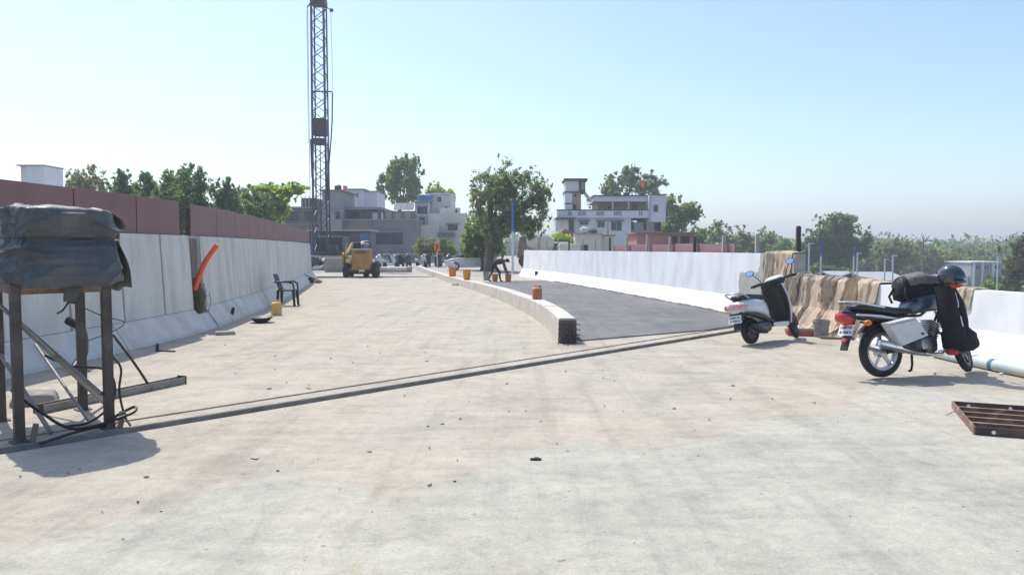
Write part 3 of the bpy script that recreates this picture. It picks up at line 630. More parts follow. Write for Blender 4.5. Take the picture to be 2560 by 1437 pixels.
# shallow iron pan tilted on the deck
pn = MB(); pn.lathe([(0.0, 0.012), (0.10, 0.0), (0.16, 0.03), (0.235, 0.105), (0.25, 0.108), (0.25, 0.116), (0.23, 0.112), (0.15, 0.042), (0.0, 0.02)], n=28, cap=False)
tag(pn.build('mortar_pan', 'pan', loc=(*(-5.22, 15.80), 0.004), smooth=40), 'shallow dark iron mortar pan sitting at the edge of the shade', 'pan').rotation_euler = (R(3), R(-2), 0)
lump('pan_mortar', 'cake of dried mortar inside the iron pan', 'mortar', (*(-5.22, 15.80), 0.02), (0.26, 0.26, 0.05), 'stone', 4)
def jerrycan(label, loc, rz, mt, h=0.36):
    t = thing('jerrycan', label, 'jerrycan', loc, rz, 'plastic jerrycans'); s_ = h / 0.36; rings = []
    for z, f in ((0, .90), (0.015, 1), (0.12, 1.0), (0.135, .965), (0.15, 1.0), (0.25, 1.0), (0.275, .95), (0.30, .62), (0.305, .5)):
        rings.append([Vector((v.y * s_, v.z * s_, z * s_)) for v in se_ring(0, 0, 0.115 * f, 0.08 * f, 20, 4.5)])
    m = MB(); m.loft(rings); m.build('body', mt, t, 35)
    m = MB(); m.tube([(-0.075 * s_, 0, 0.285 * s_), (-0.06 * s_, 0, 0.335 * s_), (0.02 * s_, 0, 0.345 * s_), (0.045 * s_, 0, 0.30 * s_)], 0.013 * s_, 8); m.build('handle', mt, t, 50)
    m = MB(); m.cyl((0.075 * s_, 0, 0.285 * s_), (0.075 * s_, 0, 0.345 * s_), 0.026 * s_, n=12); m.build('cap', 'rust' if mt == 'rustyorange' else mt, t, 40)
    return t
jerrycan('cloudy yellow plastic jerrycan on the deck near the black chair', (*(-5.44, 17.50), 0), 0.5, 'yellowcan', 0.37)
jerrycan('stained orange jerrycan standing on the pale median kerb', (*MED.off(5.0, 0.15, -1), 0.378), 0.2, 'rustyorange', 0.33)
# plastic armchair, seen from the side, facing away from the parapet
ch = thing('plastic_armchair', 'black moulded plastic armchair standing by the grey parapet', 'chair', (*(-6.04, 20.43), 0), R(3))
def chair_back(a, b):
    y = (a - 0.5) * 0.42 * (1 - 0.12 * b); return Vector((-0.20 - 0.17 * b + 0.05 * (2 * a - 1) ** 2, y, 0.42 + 0.44 * b - 0.02 * (2 * a - 1) ** 2))
m = MB(); m.grid(chair_back, 10, 8); m.build('backrest', 'black', ch, 60, solid=0.018, fix=False)
m = MB(); m.grid(lambda a, b: Vector((-0.21 + 0.44 * a, (b - 0.5) * 0.44, 0.425 + 0.012 * math.cos(6.28 * b) - 0.02 * math.sin(3.14 * a))), 8, 8); m.build('seat', 'black', ch, 60, solid=0.02, fix=False)
for sx, sy in ((1, 1), (1, -1), (-1, 1), (-1, -1)):
    m = MB(); m.box((sx * 0.215, sy * 0.215, 0.21), (0.06, 0.045, 0.425), (sy * 0.06, sx * -0.07, 0), tx=1.25, ty=1.2); m.build('leg', 'black', ch, bevel=0.008)
for sy in (1, -1):
    m = MB(); m.tube([(-0.30, sy * 0.21, 0.64), (-0.12, sy * 0.245, 0.655), (0.10, sy * 0.25, 0.645), (0.20, sy * 0.24, 0.60), (0.225, sy * 0.225, 0.42)], [0.02, 0.024, 0.026, 0.024, 0.02], 8); m.build('armrest', 'black', ch, 60)
# bits by the far end of the parapet
lump('stone_chunk', 'brown chunk of stone on the deck near the far end of the grey parapet', 'stone', (*(-8.54, 33.48), 0), (0.32, 0.25, 0.17), 'rust', 9)
wire('steel_rod', [(-8.62, 33.86)+(0.1,), (-9.3, 33.6, 0.45), (-9.3, 33.7, 0.62)], 0.02, 'postdark', 'short rusty bar standing in the brown stone chunk', 'rod', None)
lump('stone_chunk', 'small dark lump against the parapet foot at its far end', 'stone', (*(-8.99, 33.86), 0), (0.35, 0.3, 0.25), 'darkstone', 12)

# loose debris on the near deck
lump('leaf_scrap', 'dark crumpled scrap lying alone on the near deck', 'scrap', (*(0.17, 5.45), 0.006), (0.085, 0.04, 0.03), 'darkstone', 3)
g = MB(); r = random.Random(5)
for k in range(210):
    y = r.uniform(3.4, 16) if k < 260 else r.uniform(12, 24); x = r.uniform(-0.66 * y, 0.62 * y) if y < 9 else r.uniform(-5.0 - 0.12 * (y - 13), min(4.6, 0.3 * y))
    if y < 12 and jc((x, y)) > C1 - 0.02 and jc((x, y)) < C4 + .02: continue
    s_ = r.choice((0.003, 0.004, 0.005, 0.008))
    if abs(x - MED.off(max(0, y - 12.3), 0.15, -1).x) < 0.5 and y > 12: continue
    o = len(g.v); g.ball((x, y, 0.006 + s_ * 0.5), (s_ * r.uniform(.8, 1.7), s_ * r.uniform(.8, 1.4), s_ * .8), 6, 4, mi=0 if r.random() < 0.6 else 1)
tag(g.build('gravel', ['darkstone', 'stone']), 'scattered grit and crumbs of stone over the concrete deck', 'grit', kind='stuff')

# hardened cement splashes and trowel drips on the near deck
g = MB(); r = random.Random(23)
for k in range(45):
    y = r.uniform(3.6, 12.5); x = r.uniform(-0.5 * y, 0.55 * y)
    if C1 - 0.2 < jc((x, y)) < C4 + 0.15: continue
    sz = r.choice((0.006, 0.008, 0.012, 0.018, 0.026)); o = len(g.v); g.ball((0, 0, 0), (sz * r.uniform(.8, 1.8), sz * r.uniform(.5, 1.1), 0.006 + sz * 0.22), 10, 4, rot=(0, 0, r.uniform(0, 3)))
    for q in range(o, len(g.v)):
        v = Vector(g.v[q]); f = 1 + 0.55 * mnoise.noise(Vector((v.x / sz * 1.3 + k, v.y / sz * 1.3, 3))); g.v[q] = (x + v.x * f, y + v.y * f, 0.008 + v.z)
tag(g.build('cement_splashes', 'splash', smooth=60), 'dried cement splashes scattered over the near deck', 'cement', kind='stuff')

# ------------------------------------------------------------------ things by the right parapet
# sacking hung over the parapets
def sacking(label, ya, yb, h, mt, seed, foot=0.0, reach=0.0, off0=0.0, back=0.35, ragged=0.08, amp=0.035, freq=5.0, group='burlap sacking on the parapets'):
    r = random.Random(seed); a, b = RIGHT.s_at_y(ya), RIGHT.s_at_y(yb)
    pr = [(0.66, h - back), (0.60, h + 0.012), (0.33, h + 0.016), (0.24, 0.42), (0.16, 0.31), (0.02, 0.07), (-0.06, 0.025), (-0.06 - reach - 0.01, 0.02)]
    ln = [0]
    for p, q in zip(pr, pr[1:]): ln.append(ln[-1] + math.hypot(q[0] - p[0], q[1] - p[1]))
    tot = ln[-1]
    def prof(d):
        for k in range(len(pr) - 1):
            if d <= ln[k + 1] or k == len(pr) - 2:
                t = (d - ln[k]) / (ln[k + 1] - ln[k]); p, q = pr[k], pr[k + 1]; nn = Vector((-(q[1] - p[1]), q[0] - p[0])).normalized()
                return p[0] + (q[0] - p[0]) * t, p[1] + (q[1] - p[1]) * t, nn
    ph = r.uniform(0, 9)
    def fn(u_, v_):
        rag = 1 - foot - ragged * (0.5 + 0.5 * mnoise.noise(Vector((u_ * 7 + seed, 1, 0)))) - ragged * 0.5 * mnoise.noise(Vector((u_ * 23 + seed, 7, 0)))
        d = tot * v_ * rag; o, z, nn = prof(d)
        sv = a + (b - a) * u_ + 0.03 * mnoise.noise(Vector((v_ * 3, seed, u_ * 2))) * (1 if 0 < u_ < 1 else 1.6)
        w = v_ ** 0.5
        sh = u_ * (b - a) * freq + 1.6 * mnoise.noise(Vector((u_ * 3.1, v_ * 1.3, seed))) + 1.1 * v_ * math.sin(u_ * 9 + ph)
        f = 1 - abs(math.sin(sh * math.pi)); f = f ** 1.6
        lift = amp * f * w * (0.6 + 0.8 * mnoise.noise(Vector((u_ * 4 + 3, v_ * 2, seed)))) + 0.012 * mnoise.noise(Vector((u_ * 14, v_ * 9, seed))) + 0.012
        lift += 0.03 * max(0, mnoise.noise(Vector((u_ * 5, v_ * 4 + 8, seed))))
        lift = max(lift, 0.006) + off0
        o -= nn.x * lift * -1 if False else 0
        oo = o - abs(nn.x) * lift; zz = z + abs(nn.y) * lift
        p = RIGHT.off(sv, oo, -1); return Vector((p.x, p.y, zz))
    m = MB(); m.grid(fn, 110, 70); return tag(m.build('burlap_sack', mt, smooth=70, solid=0.006, fix=False), label, 'sacking', group)
sacking('brown sack over the raw end of the tall parapet behind the scooter', 15.42, 16.25, HR, 'burlap', 21, foot=0.10, amp=0.075, freq=3.4, ragged=0.16)
sacking('narrow fold of sacking hung next to the bare concrete strip', 16.2, 16.62, HR, 'burlap2', 27, foot=0.05, amp=0.05, freq=6, ragged=0.25, off0=0.004)
sacking('tangled pale sacking heaped over the low parapet nearest the tall one', 14.55, 15.28, HB, 'burlap2', 33, foot=0.05, reach=0.12, amp=0.12, freq=3.8, ragged=0.24)
sacking('wide brown sack draped down the low parapet to the deck', 13.25, 14.6, HB, 'burlap', 45, foot=0.02, reach=0.16, amp=0.085, freq=3.1, off0=0.006, ragged=0.16)
sacking('last brown sack of the row, behind the motorcycle tail', 12.55, 13.32, HB, 'burlap', 52, foot=0.04, reach=0.12, amp=0.085, freq=3.2, off0=0.012, ragged=0.2)
sacking('torn pale strip of sacking over the middle of the wide brown sack', 13.75, 14.2, HB, 'burlap2', 71, foot=0.30, amp=0.10, freq=3.0, off0=0.028, ragged=0.30, back=0.2)
sacking('dark fold of sacking between the wide sack and the last sack', 13.05, 13.42, HB, 'burlap', 77, foot=0.14, amp=0.12, freq=2.6, off0=0.030, ragged=0.26, back=0.2)
sacking('crumpled scrap of sacking hanging over the join of the tall and low parapets', 15.0, 15.5, HB, 'burlap2', 83, foot=0.20, reach=0.0, amp=0.13, freq=3.6, off0=0.05, ragged=0.32, back=0.2)
sacking('small square sack on the low parapet beyond the helmet', 10.66, 11.25, HB, 'burlap2', 61, foot=0.42, amp=0.02, freq=3.5, ragged=0.08)

# grey bucket, red tray and planks among the sacks
def bucket(name, label, loc, h, r0, r1, mt, rim, group, inner='groove', fill=None, rz=0.0, bail=True):
    t = thing(name, label, 'bucket', loc, rz, group)
    m = MB(); m.lathe([(0.0, 0.004), (r0 * .96, 0.0), (r0, 0.012), (r0 + (r1 - r0) * .84, h * .86), (r0 + (r1 - r0) * .84 + 0.008, h * .87), (r0 + (r1 - r0) * .9 + 0.008, h * .91), (r1, h * .97), (r1, h), (r1 - 0.008, h), (r1 - 0.012, h * .9), (r0 - 0.004, 0.03), (0.0, 0.025)], n=24, cap=False); m.build('body', mt, t, 35)
    if fill: m = MB(); m.cyl((0, 0, h * .45), (0, 0, h * .9), r0 * .96, r1 * .965, 20); m.build('contents', fill, t, 40)
    if bail:
        m = MB(); m.tube([(r1 * math.cos(a), r1 * 0.55 * math.sin(a) * 1.0 + 0.02, h * .93 - 0.55 * r1 * math.sin(a)) for a in [math.pi * k / 12 for k in range(13)]], 0.005, 6); m.build('handle', 'steel', t, 60)
    return t
bucket('paint_bucket', 'grey cement stained bucket in front of the brown sacks', (*(5.40, 13.22), 0), 0.30, 0.115, 0.14, 'greyplastic', None, 'buckets on the deck', fill='stone')
t = thing('red_tray', 'shallow red plastic tray on the deck behind the scooter front wheel', 'tray', (*(5.13, 13.47), 0), R(-12))
m = MB(); m.prism([(-0.22, 0), (0.22, 0), (0.25, 0.10), (-0.25, 0.10)], -0.16, 0.16, axis='y'); m.build('tray', 'redtray', t, bevel=0.01)
m = MB(); m.box((0, 0, 0.103), (0.44, 0.28, 0.012)); m.build('contents', 'darkstone', t)
for k, (x, y, l, w, rz, lb) in enumerate((((5.58, 12.87)[0], (5.58, 12.87)[1], 0.62, 0.10, -0.35, 'short rough plank lying at the foot of the last sack'), ((5.75, 13.47)[0], (5.75, 13.47)[1] + 0.15, 0.5, 0.09, -0.15, 'weathered plank tucked behind the grey bucket'))):
    m = MB(); m.box((0, 0, 0.02), (l, w, 0.035)); tag(m.build('plank', 'wood', loc=(x, y, 0.002), bevel=0.004), lb, 'plank', 'planks by the sacks').rotation_euler = (0, 0, rz)
lump('paper_scrap', 'small white crumpled scrap on the deck in front of the plank', 'scrap', (*(5.55, 12.87), 0), (0.07, 0.05, 0.05), 'plate', 14)
# pale pipe along the foot of the near block
pp = thing('water_pipe', 'long pale blue plastic pipe lying along the foot of the near parapet', 'pipe', (0, 0, 0))
c = Curve([(6.02, 10.75, 0.075), (6.05, 10.0, 0.075), (6.14, 9.1, 0.075), (6.3, 8.0, 0.075), (6.5, 6.6, 0.075)], 10)
m = MB(); m.tube(c.p, 0.075, 16); m.build('pipe', 'pvc', pp, 50)
for d0, d1, mt, nm in ((0.78, 0.88, 'pvc', 'socket'), (1.18, 1.24, 'bluetape', 'print_band')):
    m = MB(); m.tube([(*c.at(d0 + (d1 - d0) * k / 4)[0][:2], 0.077) for k in range(5)], 0.0785 if nm == 'print_band' else 0.083, 16); m.build(nm, mt, pp, 50)
lump('paper_scrap', 'white scrap resting beside the pale blue pipe', 'scrap', (6.0, 9.25, 0), (0.06, 0.05, 0.03), 'plate', 15)

# rusty shuttering panel lying on the deck, ribs up
sp = thing('shuttering_panel', 'rusty steel shuttering panel lying ribs up on the near deck', 'formwork panel', (*(3.81, 6.20), 0.004), R(-22))
W_, D_ = 1.9, 1.14
m = MB(); m.box((W_ / 2, D_ / 2, 0.004), (W_, D_, 0.006)); m.build('plate', 'rustdark', sp)
for nm, c_, d_ in (('side_bar', (0.006, D_ / 2, 0.042), (0.012, D_, 0.07)), ('side_bar', (W_ - 0.006, D_ / 2, 0.042), (0.012, D_, 0.07)), ('side_bar', (W_ / 2, 0.006, 0.042), (W_ - 0.026, 0.012, 0.07)), ('side_bar', (W_ / 2, D_ - 0.006, 0.042), (W_ - 0.026, 0.012, 0.07))):
    m = MB(); m.box(c_, d_); m.build(nm, 'rustdark' if d_[0] > 1 else 'rust', sp)
for k in range(4):
    y = D_ * (k + 1) / 5
    for x0, x1 in ((0.014, 0.585), (0.615, 1.235), (1.265, W_ - 0.014)):
        m = MB(); m.box(((x0 + x1) / 2, y, 0.038), (x1 - x0, 0.010, 0.06)); m.box(((x0 + x1) / 2, y - 0.014, 0.069), (x1 - x0, 0.038, 0.006)); m.build('rib', 'rust', sp)
for x in (0.6, 1.25): m = MB(); m.box((x, D_ / 2, 0.042), (0.024, D_ - 0.03, 0.074)); m.build('cross_bar', 'rust', sp)
for x in (0.14, 0.48, 0.75, 1.1):
    for y in (-0.002, D_ - 0.014): m = MB(); m.cyl((x, y, 0.042), (x, y - 0.006, 0.042), 0.016, n=10); m.build('lit_hole_disc', 'plate', sp)  # pale discs painted as lit ground showing through holes in the bars
wire('wire_end', [(4.19, 7.12)+(0.01,), (4.09, 7.02)+(0.012,), (3.99, 6.92)+(0.01,)], 0.005, 'rustdark', 'short bent wire end next to the rusty shuttering panel', 'wire', None)
# ------------------------------------------------------------------ two-wheelers
def wheel_parts(parent, loc, r, tw, spokes, mtx=None, rim_m='alloy', rim_f=0.70, name='wheel'):
    """hub (part) > tyre, rim, spokes (sub-parts); the axle runs along local y"""
    q = (R(90), 0, 0)
    m = MB(); m.cyl((0, -0.055, 0), (0, 0.055, 0), r * 0.22, n=16); m.cyl((0, -0.09, 0), (0, 0.09, 0), 0.014, n=8)
    h = m.build(name, rim_m, parent, 40)
    if mtx is None: h.location = loc
    else: h.matrix_basis = mtx @ Matrix.Translation(loc)
    prof = []
    for k in range(13):
        a = 2 * math.pi * k / 12; prof.append((r - tw * .52 + tw * .52 * math.cos(a), tw * 0.5 * math.sin(a)))
    m = MB(); m.lathe(prof, (0, 0, 0), 36, q, cap=False); 
    for k in range(60):
        a = 2 * math.pi * k / 60; m.box((math.cos(a) * (r - 0.002), 0, math.sin(a) * (r - 0.002)), (0.005, tw * 0.5, 0.014), (0, -a, 0))
    m.build('tyre', 'rubber', h, 50)
    m = MB(); ri = r - tw * 0.98
    m.lathe([(ri + .012, -tw * .36), (ri + .012, tw * .36), (ri - .018, tw * .30), (ri - .022, 0), (ri - .018, -tw * .30), (ri + .012, -tw * .36)], (0, 0, 0), 32, q, cap=False); m.build('rim', rim_m, h, 40)
    for k in range(spokes):
        a = 2 * math.pi * (k + 0.3) / spokes; c, s_ = math.cos(a), math.sin(a)
        m = MB(); m.box(((ri + r * .15) / 2 * c, 0, (ri + r * .15) / 2 * s_), (ri - r * .13, 0.03, 0.045), (0, -a, 0), ty=1.0); m.build('spoke', rim_m, h, bevel=0.004)
    return h
def steer(axis_p, rake, ang):
    ax = Vector((-math.sin(rake), 0, math.cos(rake)))
    return Matrix.Translation(axis_p) @ Matrix.Rotation(ang, 4, ax) @ Matrix.Translation(-Vector(axis_p))
def xf(mb, mt): mb.v = [tuple(mt @ Vector(v)) for v in mb.v]; return mb
def plate_marks(parent, c, w, h, rot, rows=2):
    m = MB(); m.box((0, 0, 0), (0.004, w, h)); p = m.build('number_plate', 'plate', parent, loc=c); p.rotation_euler = rot
    r = random.Random(3); mk = MB()
    for j in range(rows):
        y = -w * .40
        while y < w * .38:
            ww = r.choice((0.006, 0.010, 0.012)); mk.box((-0.0032, y, (0.5 - (j + .5) / rows) * h * 0.86), (0.0022, ww, h * 0.24)); y += ww + r.choice((0.006, 0.008, 0.016))
    mk.build('plate_mark', 'trim', p)

# ---- motorcycle
mc = thing('motorcycle', 'black motorcycle with alloy wheels and white side box on its stand', 'motorcycle', (*(4.42, 9.01), 0), rot=(R(-6), 0, R(17)))
mc.location.z = 0.012
RW = 0.305; WB = 1.25
S = steer(Vector((0.95, 0, 0.80)), R(27), R(34))
wheel_parts(mc, (0, 0, RW), RW, 0.095, 5)
wheel_parts(mc, (WB, 0, RW - 0.012), RW - 0.012, 0.085, 5, S, 'engine')
seat = MB(); rings = []
for x, z, w, h in ((-0.42, .835, .06, .02), (-0.38, .84, .105, .04), (-0.2, .832, .125, .052), (0.0, .80, .13, .055), (0.15, .775, .135, .055), (0.32, .77, .115, .05), (0.44, .785, .09, .035), (0.47, .79, .05, .02)): rings.append(se_ring(x, z, w, h, 18, 3))
seat.loft(rings); seat.build('seat', 'black', mc, 50)
cow = MB(); rings = []
for x, z, w, h in ((-0.56, .775, .03, .015), (-0.52, .765, .075, .04), (-0.40, .745, .11, .055), (-0.2, .72, .125, .05), (0.1, .69, .13, .05), (0.3, .69, .125, .06)): rings.append(se_ring(x, z, w, h, 16, 3))
cow.loft(rings); cow.build('tail_cowl', 'tank', mc, 40)
for s_ in (-1, 1):
    m = MB(); m.prism([(-0.44, .745), (-0.1, .715), (0.16, .675), (0.2, .69), (-0.1, .742), (-0.42, .765)], s_ * 0.122, s_ * 0.134, axis='y'); m.build('side_stripe', 'silver', mc)
m = MB(); m.loft([se_ring(x, z, w, h, 14, 3.5) for x, z, w, h in ((-0.585, .735, .05, .03), (-0.57, .725, .08, .055), (-0.50, .70, .085, .07), (-0.42, .70, .07, .06))]); m.build('tail_light', 'redlens', mc, 50)
m = MB(); m.tube([(-0.05, -0.155, .83), (-0.25, -0.165, .86), (-0.42, -0.13, .90), (-0.52, -0.06, .905), (-0.54, 0, .905), (-0.52, 0.06, .905), (-0.42, 0.13, .90), (-0.25, 0.165, .86), (-0.05, 0.155, .83)], 0.010, 8); m.build('grab_rail', 'silver', mc, 50)
m = MB(); m.loft([se_ring(x, z, w, h, 14, 3) for x, z, w, h in ((-0.545, .895, .04, .012), (-0.50, .90, .06, .016), (-0.44, .895, .06, .014))]); m.build('rail_pad', 'engine', mc, 50)
fen = MB(); rings = []
for k in range(12):
    a = R(35 + k * 9.5); x, z = math.cos(a) * 0.355, RW + math.sin(a) * 0.355; rings.append([Vector((x * (1 + d), y, RW + (z - RW) * (1 + d))) for y, d in ((-.075, -.06), (-.06, .02), (0, .035), (.06, .02), (.075, -.06), (0, -.01))])
fen.loft(rings); fen.build('rear_fender', 'black', mc, 60)
m = MB(); m.box((-0.44, 0, 0.60), (0.03, 0.14, 0.24), (0, R(18), 0)); m.box((-0.50, 0, 0.42), (0.02, 0.12, 0.18), (0, R(22), 0)); m.build('mudflap', 'black', mc, bevel=0.008)
plate_marks(mc, (-0.485, 0, 0.575), 0.24, 0.135, (0, R(20), 0))
m = MB(); m.box((-0.52, 0, 0.455), (0.02, 0.075, 0.045), (0, R(20), 0)); m.build('reflector', 'redlens', mc, bevel=0.005)
for s_ in (-1, 1):
    m = MB(); m.ball((-0.36, s_ * 0.215, 0.655), (0.055, 0.042, 0.036), 12, 8); b_ = m.build('indicator', 'orangelens', mc, 60)
    m = MB(); m.cyl((-0.36, s_ * 0.10, 0.665), (-0.36, s_ * 0.19, 0.657), 0.012, n=8); m.build('stalk', 'black', b_)
m = MB()
for s_ in (-1, 1):
    m.tube([(0.93, 0, .90), (0.55, s_ * .07, .72), (0.2, s_ * .115, .70), (-0.3, s_ * .11, .73)], 0.016, 8); m.tube([(0.94, 0, .82), (0.80, s_ * .05, .50), (0.70, s_ * .09, .27), (0.38, s_ * .10, .27), (0.34, s_ * .10, .68)], 0.016, 8)
m.build('frame', 'black', mc, 50)
for s_ in (-1, 1):
    m = MB(); m.bar((0.0, s_ * .105, RW), (0.42, s_ * .10, .36), 0.022, 0.05); m.build('swingarm', 'black', mc)
    m = MB(); m.cyl((0.06, s_ * .135, .36), (0.20, s_ * .135, .70), 0.011, n=8)
    for k in range(8): t = .25 + k * .075; m.lathe([(0.03, -0.006), (0.033, 0), (0.03, 0.006)], (0.06 + .14 * t, s_ * .135, .36 + .34 * t), 12, (0, R(22), 0))
    m.build('shock_absorber', 'chrome', mc, 50)
m = MB(); m.loft([se_ring(x, z, w, h, 18, 2.8) for x, z, w, h in ((0.36, .80, .07, .05), (0.42, .82, .12, .09), (0.55, .86, .145, .115), (0.72, .885, .15, .125), (0.84, .885, .13, .11), (0.91, .87, .07, .07))]); m.build('fuel_tank', 'bluegrey', mc, 50)
for s_ in (-1, 1):
    m = MB(); m.prism([(0.02, .64), (0.40, .72), (0.48, .55), (0.30, .44), (0.10, .50)], s_ * 0.10, s_ * 0.14, axis='y'); m.build('side_panel', 'tank', mc, bevel=0.012)
m = MB(); m.loft([se_ring(x, z, w, h, 14, 4) for x, z, w, h in ((0.40, .36, .09, .08), (0.46, .36, .13, .11), (0.66, .36, .135, .115), (0.76, .36, .10, .09))]); eng = m.build('engine', 'engine', mc, 40)
for k in range(7):
    m = MB(); m.box((0.70 + k * 0.012, 0, 0.47 + k * 0.026), (0.17, 0.19, 0.010), (0, R(25), 0)); m.build('cooling_fin', 'alloy', eng)
m = MB(); m.lathe([(0.0, 0.02), (0.075, 0.018), (0.09, 0), (0.09, -0.02)], (0.55, -0.13, 0.36), 20, (R(90), 0, 0)); m.build('clutch_cover', 'alloy', eng, 40)
m = MB(); m.tube([(0.80, -.07, .52), (0.87, -.10, .46), (0.86, -.14, .34), (0.76, -.165, .255), (0.55, -.175, .25)], 0.02, 10); m.tube([(0.60, -.175, .25), (0.52, -.18, .262), (0.30, -.195, .30), (0.02, -.205, .365), (-0.16, -.21, .41), (-0.20, -.21, .42)], [0.022, 0.035, 0.046, 0.05, 0.045, 0.03], 14)
ex = m.build('exhaust', 'chrome', mc, 50)
m = MB(); m.tube([(0.46, -.215, .285), (0.30, -.232, .315), (0.10, -.238, .36)], [0.018, 0.026, 0.02], 10); m.build('heat_shield', 'black', ex, 50)
m = MB(); m.cyl((0.42, -.1, .30), (0.42, -.27, .30), 0.014, n=8); m.box((0.42, -.24, .312), (0.05, 0.10, 0.02)); m.build('foot_peg', 'black', mc)
m = MB(); m.tube([(0.36, .10, .27), (0.34, .16, .14), (0.30, .235, 0.025)], 0.012, 8); m.box((0.30, .24, 0.022), (0.07, 0.05, 0.008)); m.build('side_stand', 'black', mc)
m = MB(); m.tube([(0.36, -.10, .25), (0.33, -.13, .14), (0.30, -.14, .075), (0.26, -.15, .068)], 0.014, 8); m.build('centre_stand', 'black', mc)
# steered group
for s_ in (-1, 1):
    m = MB(); m.cyl((WB, s_ * .085, RW - .01), (0.99, s_ * .085, .80), 0.026, 0.019, 10); o = m.build('fork_tube', 'alloy', mc, 40); o.matrix_basis = S
fen = MB(); rings = []
for k in range(10):
    a = R(20 + k * 13); rings.append([Vector((WB + math.cos(a) * 0.325 * (1 + d), y, RW + math.sin(a) * 0.325 * (1 + d))) for y, d in ((-.055, -.05), (-.045, .02), (0, .035), (.045, .02), (.055, -.05), (0, -.01))])
fen.loft(rings); o = fen.build('front_fender', 'tank', mc, 60); o.matrix_basis = S
m = MB(); m.loft([se_ring(x, z, w, h, 16, 3) for x, z, w, h in ((0.98, .92, .06, .07), (1.02, .93, .10, .11), (1.10, .92, .105, .115), (1.16, .90, .085, .09))]); o = m.build('headlight', 'tank', mc, 50); o.matrix_basis = S
m = MB(); m.tube([(0.78, -.37, .99), (0.84, -.24, 1.015), (0.90, -.10, 1.0), (0.91, 0, .97), (0.90, .10, 1.0), (0.84, .24, 1.015), (0.78, .37, .99)], 0.012, 8); o = m.build('handlebar', 'black', mc, 60); o.matrix_basis = S
for s_ in (-1, 1):
    m = MB(); m.cyl((0.80, s_ * .25, 1.012), (0.775, s_ * .385, .988), 0.019, n=10); o = m.build('grip', 'rubber', mc, 40); o.matrix_basis = S
    if s_ < 0: continue
    m = MB(); m.tube([(0.84, s_ * .22, 1.01), (0.83, s_ * .28, 1.09), (0.82, s_ * .33, 1.16)], 0.007, 6); m.loft([[Vector((0.81 + dx, s_ * .36 + y, 1.20 + z)) for y, z in [(0.075 * math.cos(t), 0.05 * math.sin(t)) for t in [2 * math.pi * k / 14 for k in range(14)]]] for dx in (-0.012, 0.012)]); o = m.build('mirror', 'black', mc, 40); o.matrix_basis = S
    m = MB(); m.loft([[Vector((0.797 + dx, s_ * .36 + y, 1.20 + z)) for y, z in [(0.066 * math.cos(t), 0.042 * math.sin(t)) for t in [2 * math.pi * k / 14 for k in range(14)]]] for dx in (-0.002, 0.002)]); g_ = m.build('mirror_glass', 'mirror', mc, 40); g_.matrix_basis = S
m = MB(); m.tube([(0.88, -.05, .50), (0.93, -.22, .50), (0.93, -.29, .44), (0.86, -.27, .34), (0.74, -.12, .28)], 0.012, 8); m.tube([(0.88, .05, .50), (0.93, .22, .50), (0.93, .29, .44), (0.86, .27, .34), (0.74, .12, .28)], 0.012, 8); m.build('leg_guard', 'chrome', mc, 50)
# white side box
bx = MB(); P_b = [(-0.15, .645), (0.24, .705), (0.43, .485), (0.04, .375)]
bx.prism(P_b, -0.31, -0.17, axis='y'); sb_ = bx.build('side_box', 'whiteplastic', mc, bevel=0.014)
m = MB(); m.prism([(0.30, .515), (0.34, .525), (0.36, .50), (0.32, .49)], -0.314, -0.308, axis='y'); m.build('latch', 'trim', sb_)
m = MB(); m.prism([(-0.142, .63), (0.225, .685), (0.235, .668), (-0.132, .613)], -0.3135, -0.309, axis='y'); m.build('lid_seam', 'postpale', sb_)

# ---- things hung on the motorcycle (rest on it: their own things)
mw = Matrix.Translation(mc.location) @ Euler((R(-6), 0, R(17))).to_matrix().to_4x4()
def hung(name, label, cat, lp, rz=0.0):
    t = thing(name, label, cat); t.matrix_basis = mw @ Matrix.Translation(lp) @ Matrix.Rotation(rz, 4, 'Z'); return t
def blob(rings_, amp, fr, seed, n=26, p=2.6):
    m = MB(); R_ = []
    for x, z, w, h, yc in rings_:
        R_.append([v + Vector((0, v.y - yc, v.z - z)).normalized() * amp * (mnoise.noise(v * fr + Vector((seed, 0, 0))) + 0.6 * (1 - 2 * abs(mnoise.noise(v * fr * 1.9 + Vector((0, seed, 0)))))) for v in se_ring(x, z, w, h, n, p, yc)])
    return m.loft(R_)
def interp(rows, k):
    out = []
    for a, b in zip(rows, rows[1:]):
        for j in range(k): out.append(tuple(a[i] + (b[i] - a[i]) * j / k for i in range(len(a))))
    return out + [rows[-1]]
bag = hung('rucksack', 'grey and black rucksack slung over the motorcycle tank', 'rucksack', (0.0, 0, 0))
m = blob(interp([(0.34, 1.03, .02, .05, .05), (0.38, 1.04, .13, .14, .05), (0.55, 1.06, .17, .165, .04), (0.78, 1.05, .17, .15, .03), (0.95, 1.02, .14, .11, 0), (1.02, 1.0, .05, .05, 0)], 4), 0.028, 6, 3); m.build('bag_body', 'cloth', bag, 60)
m = blob(interp([(0.36, 1.12, .03, .05, .03), (0.42, 1.135, .15, .07, .03), (0.60, 1.155, .178, .085, .02), (0.82, 1.13, .16, .075, .02), (0.97, 1.07, .06, .045, 0)], 4), 0.02, 7, 8); m.build('top_flap', 'greybag', bag, 60)
m = MB(); m.tube([(0.36, -.06, 1.06), (0.31, -.10, .98), (0.34, -.12, .90), (0.46, -.13, .90)], 0.014, 8); m.build('strap', 'cloth', bag, 60); m = MB(); m.tube([(0.36, .12, 1.06), (0.30, .14, .96), (0.34, .14, .88)], 0.014, 8); m.build('strap', 'cloth', bag, 60)
jk = hung('jacket', 'black jacket hanging from the motorcycle handlebar', 'jacket', (-0.17, 0.0, 0))
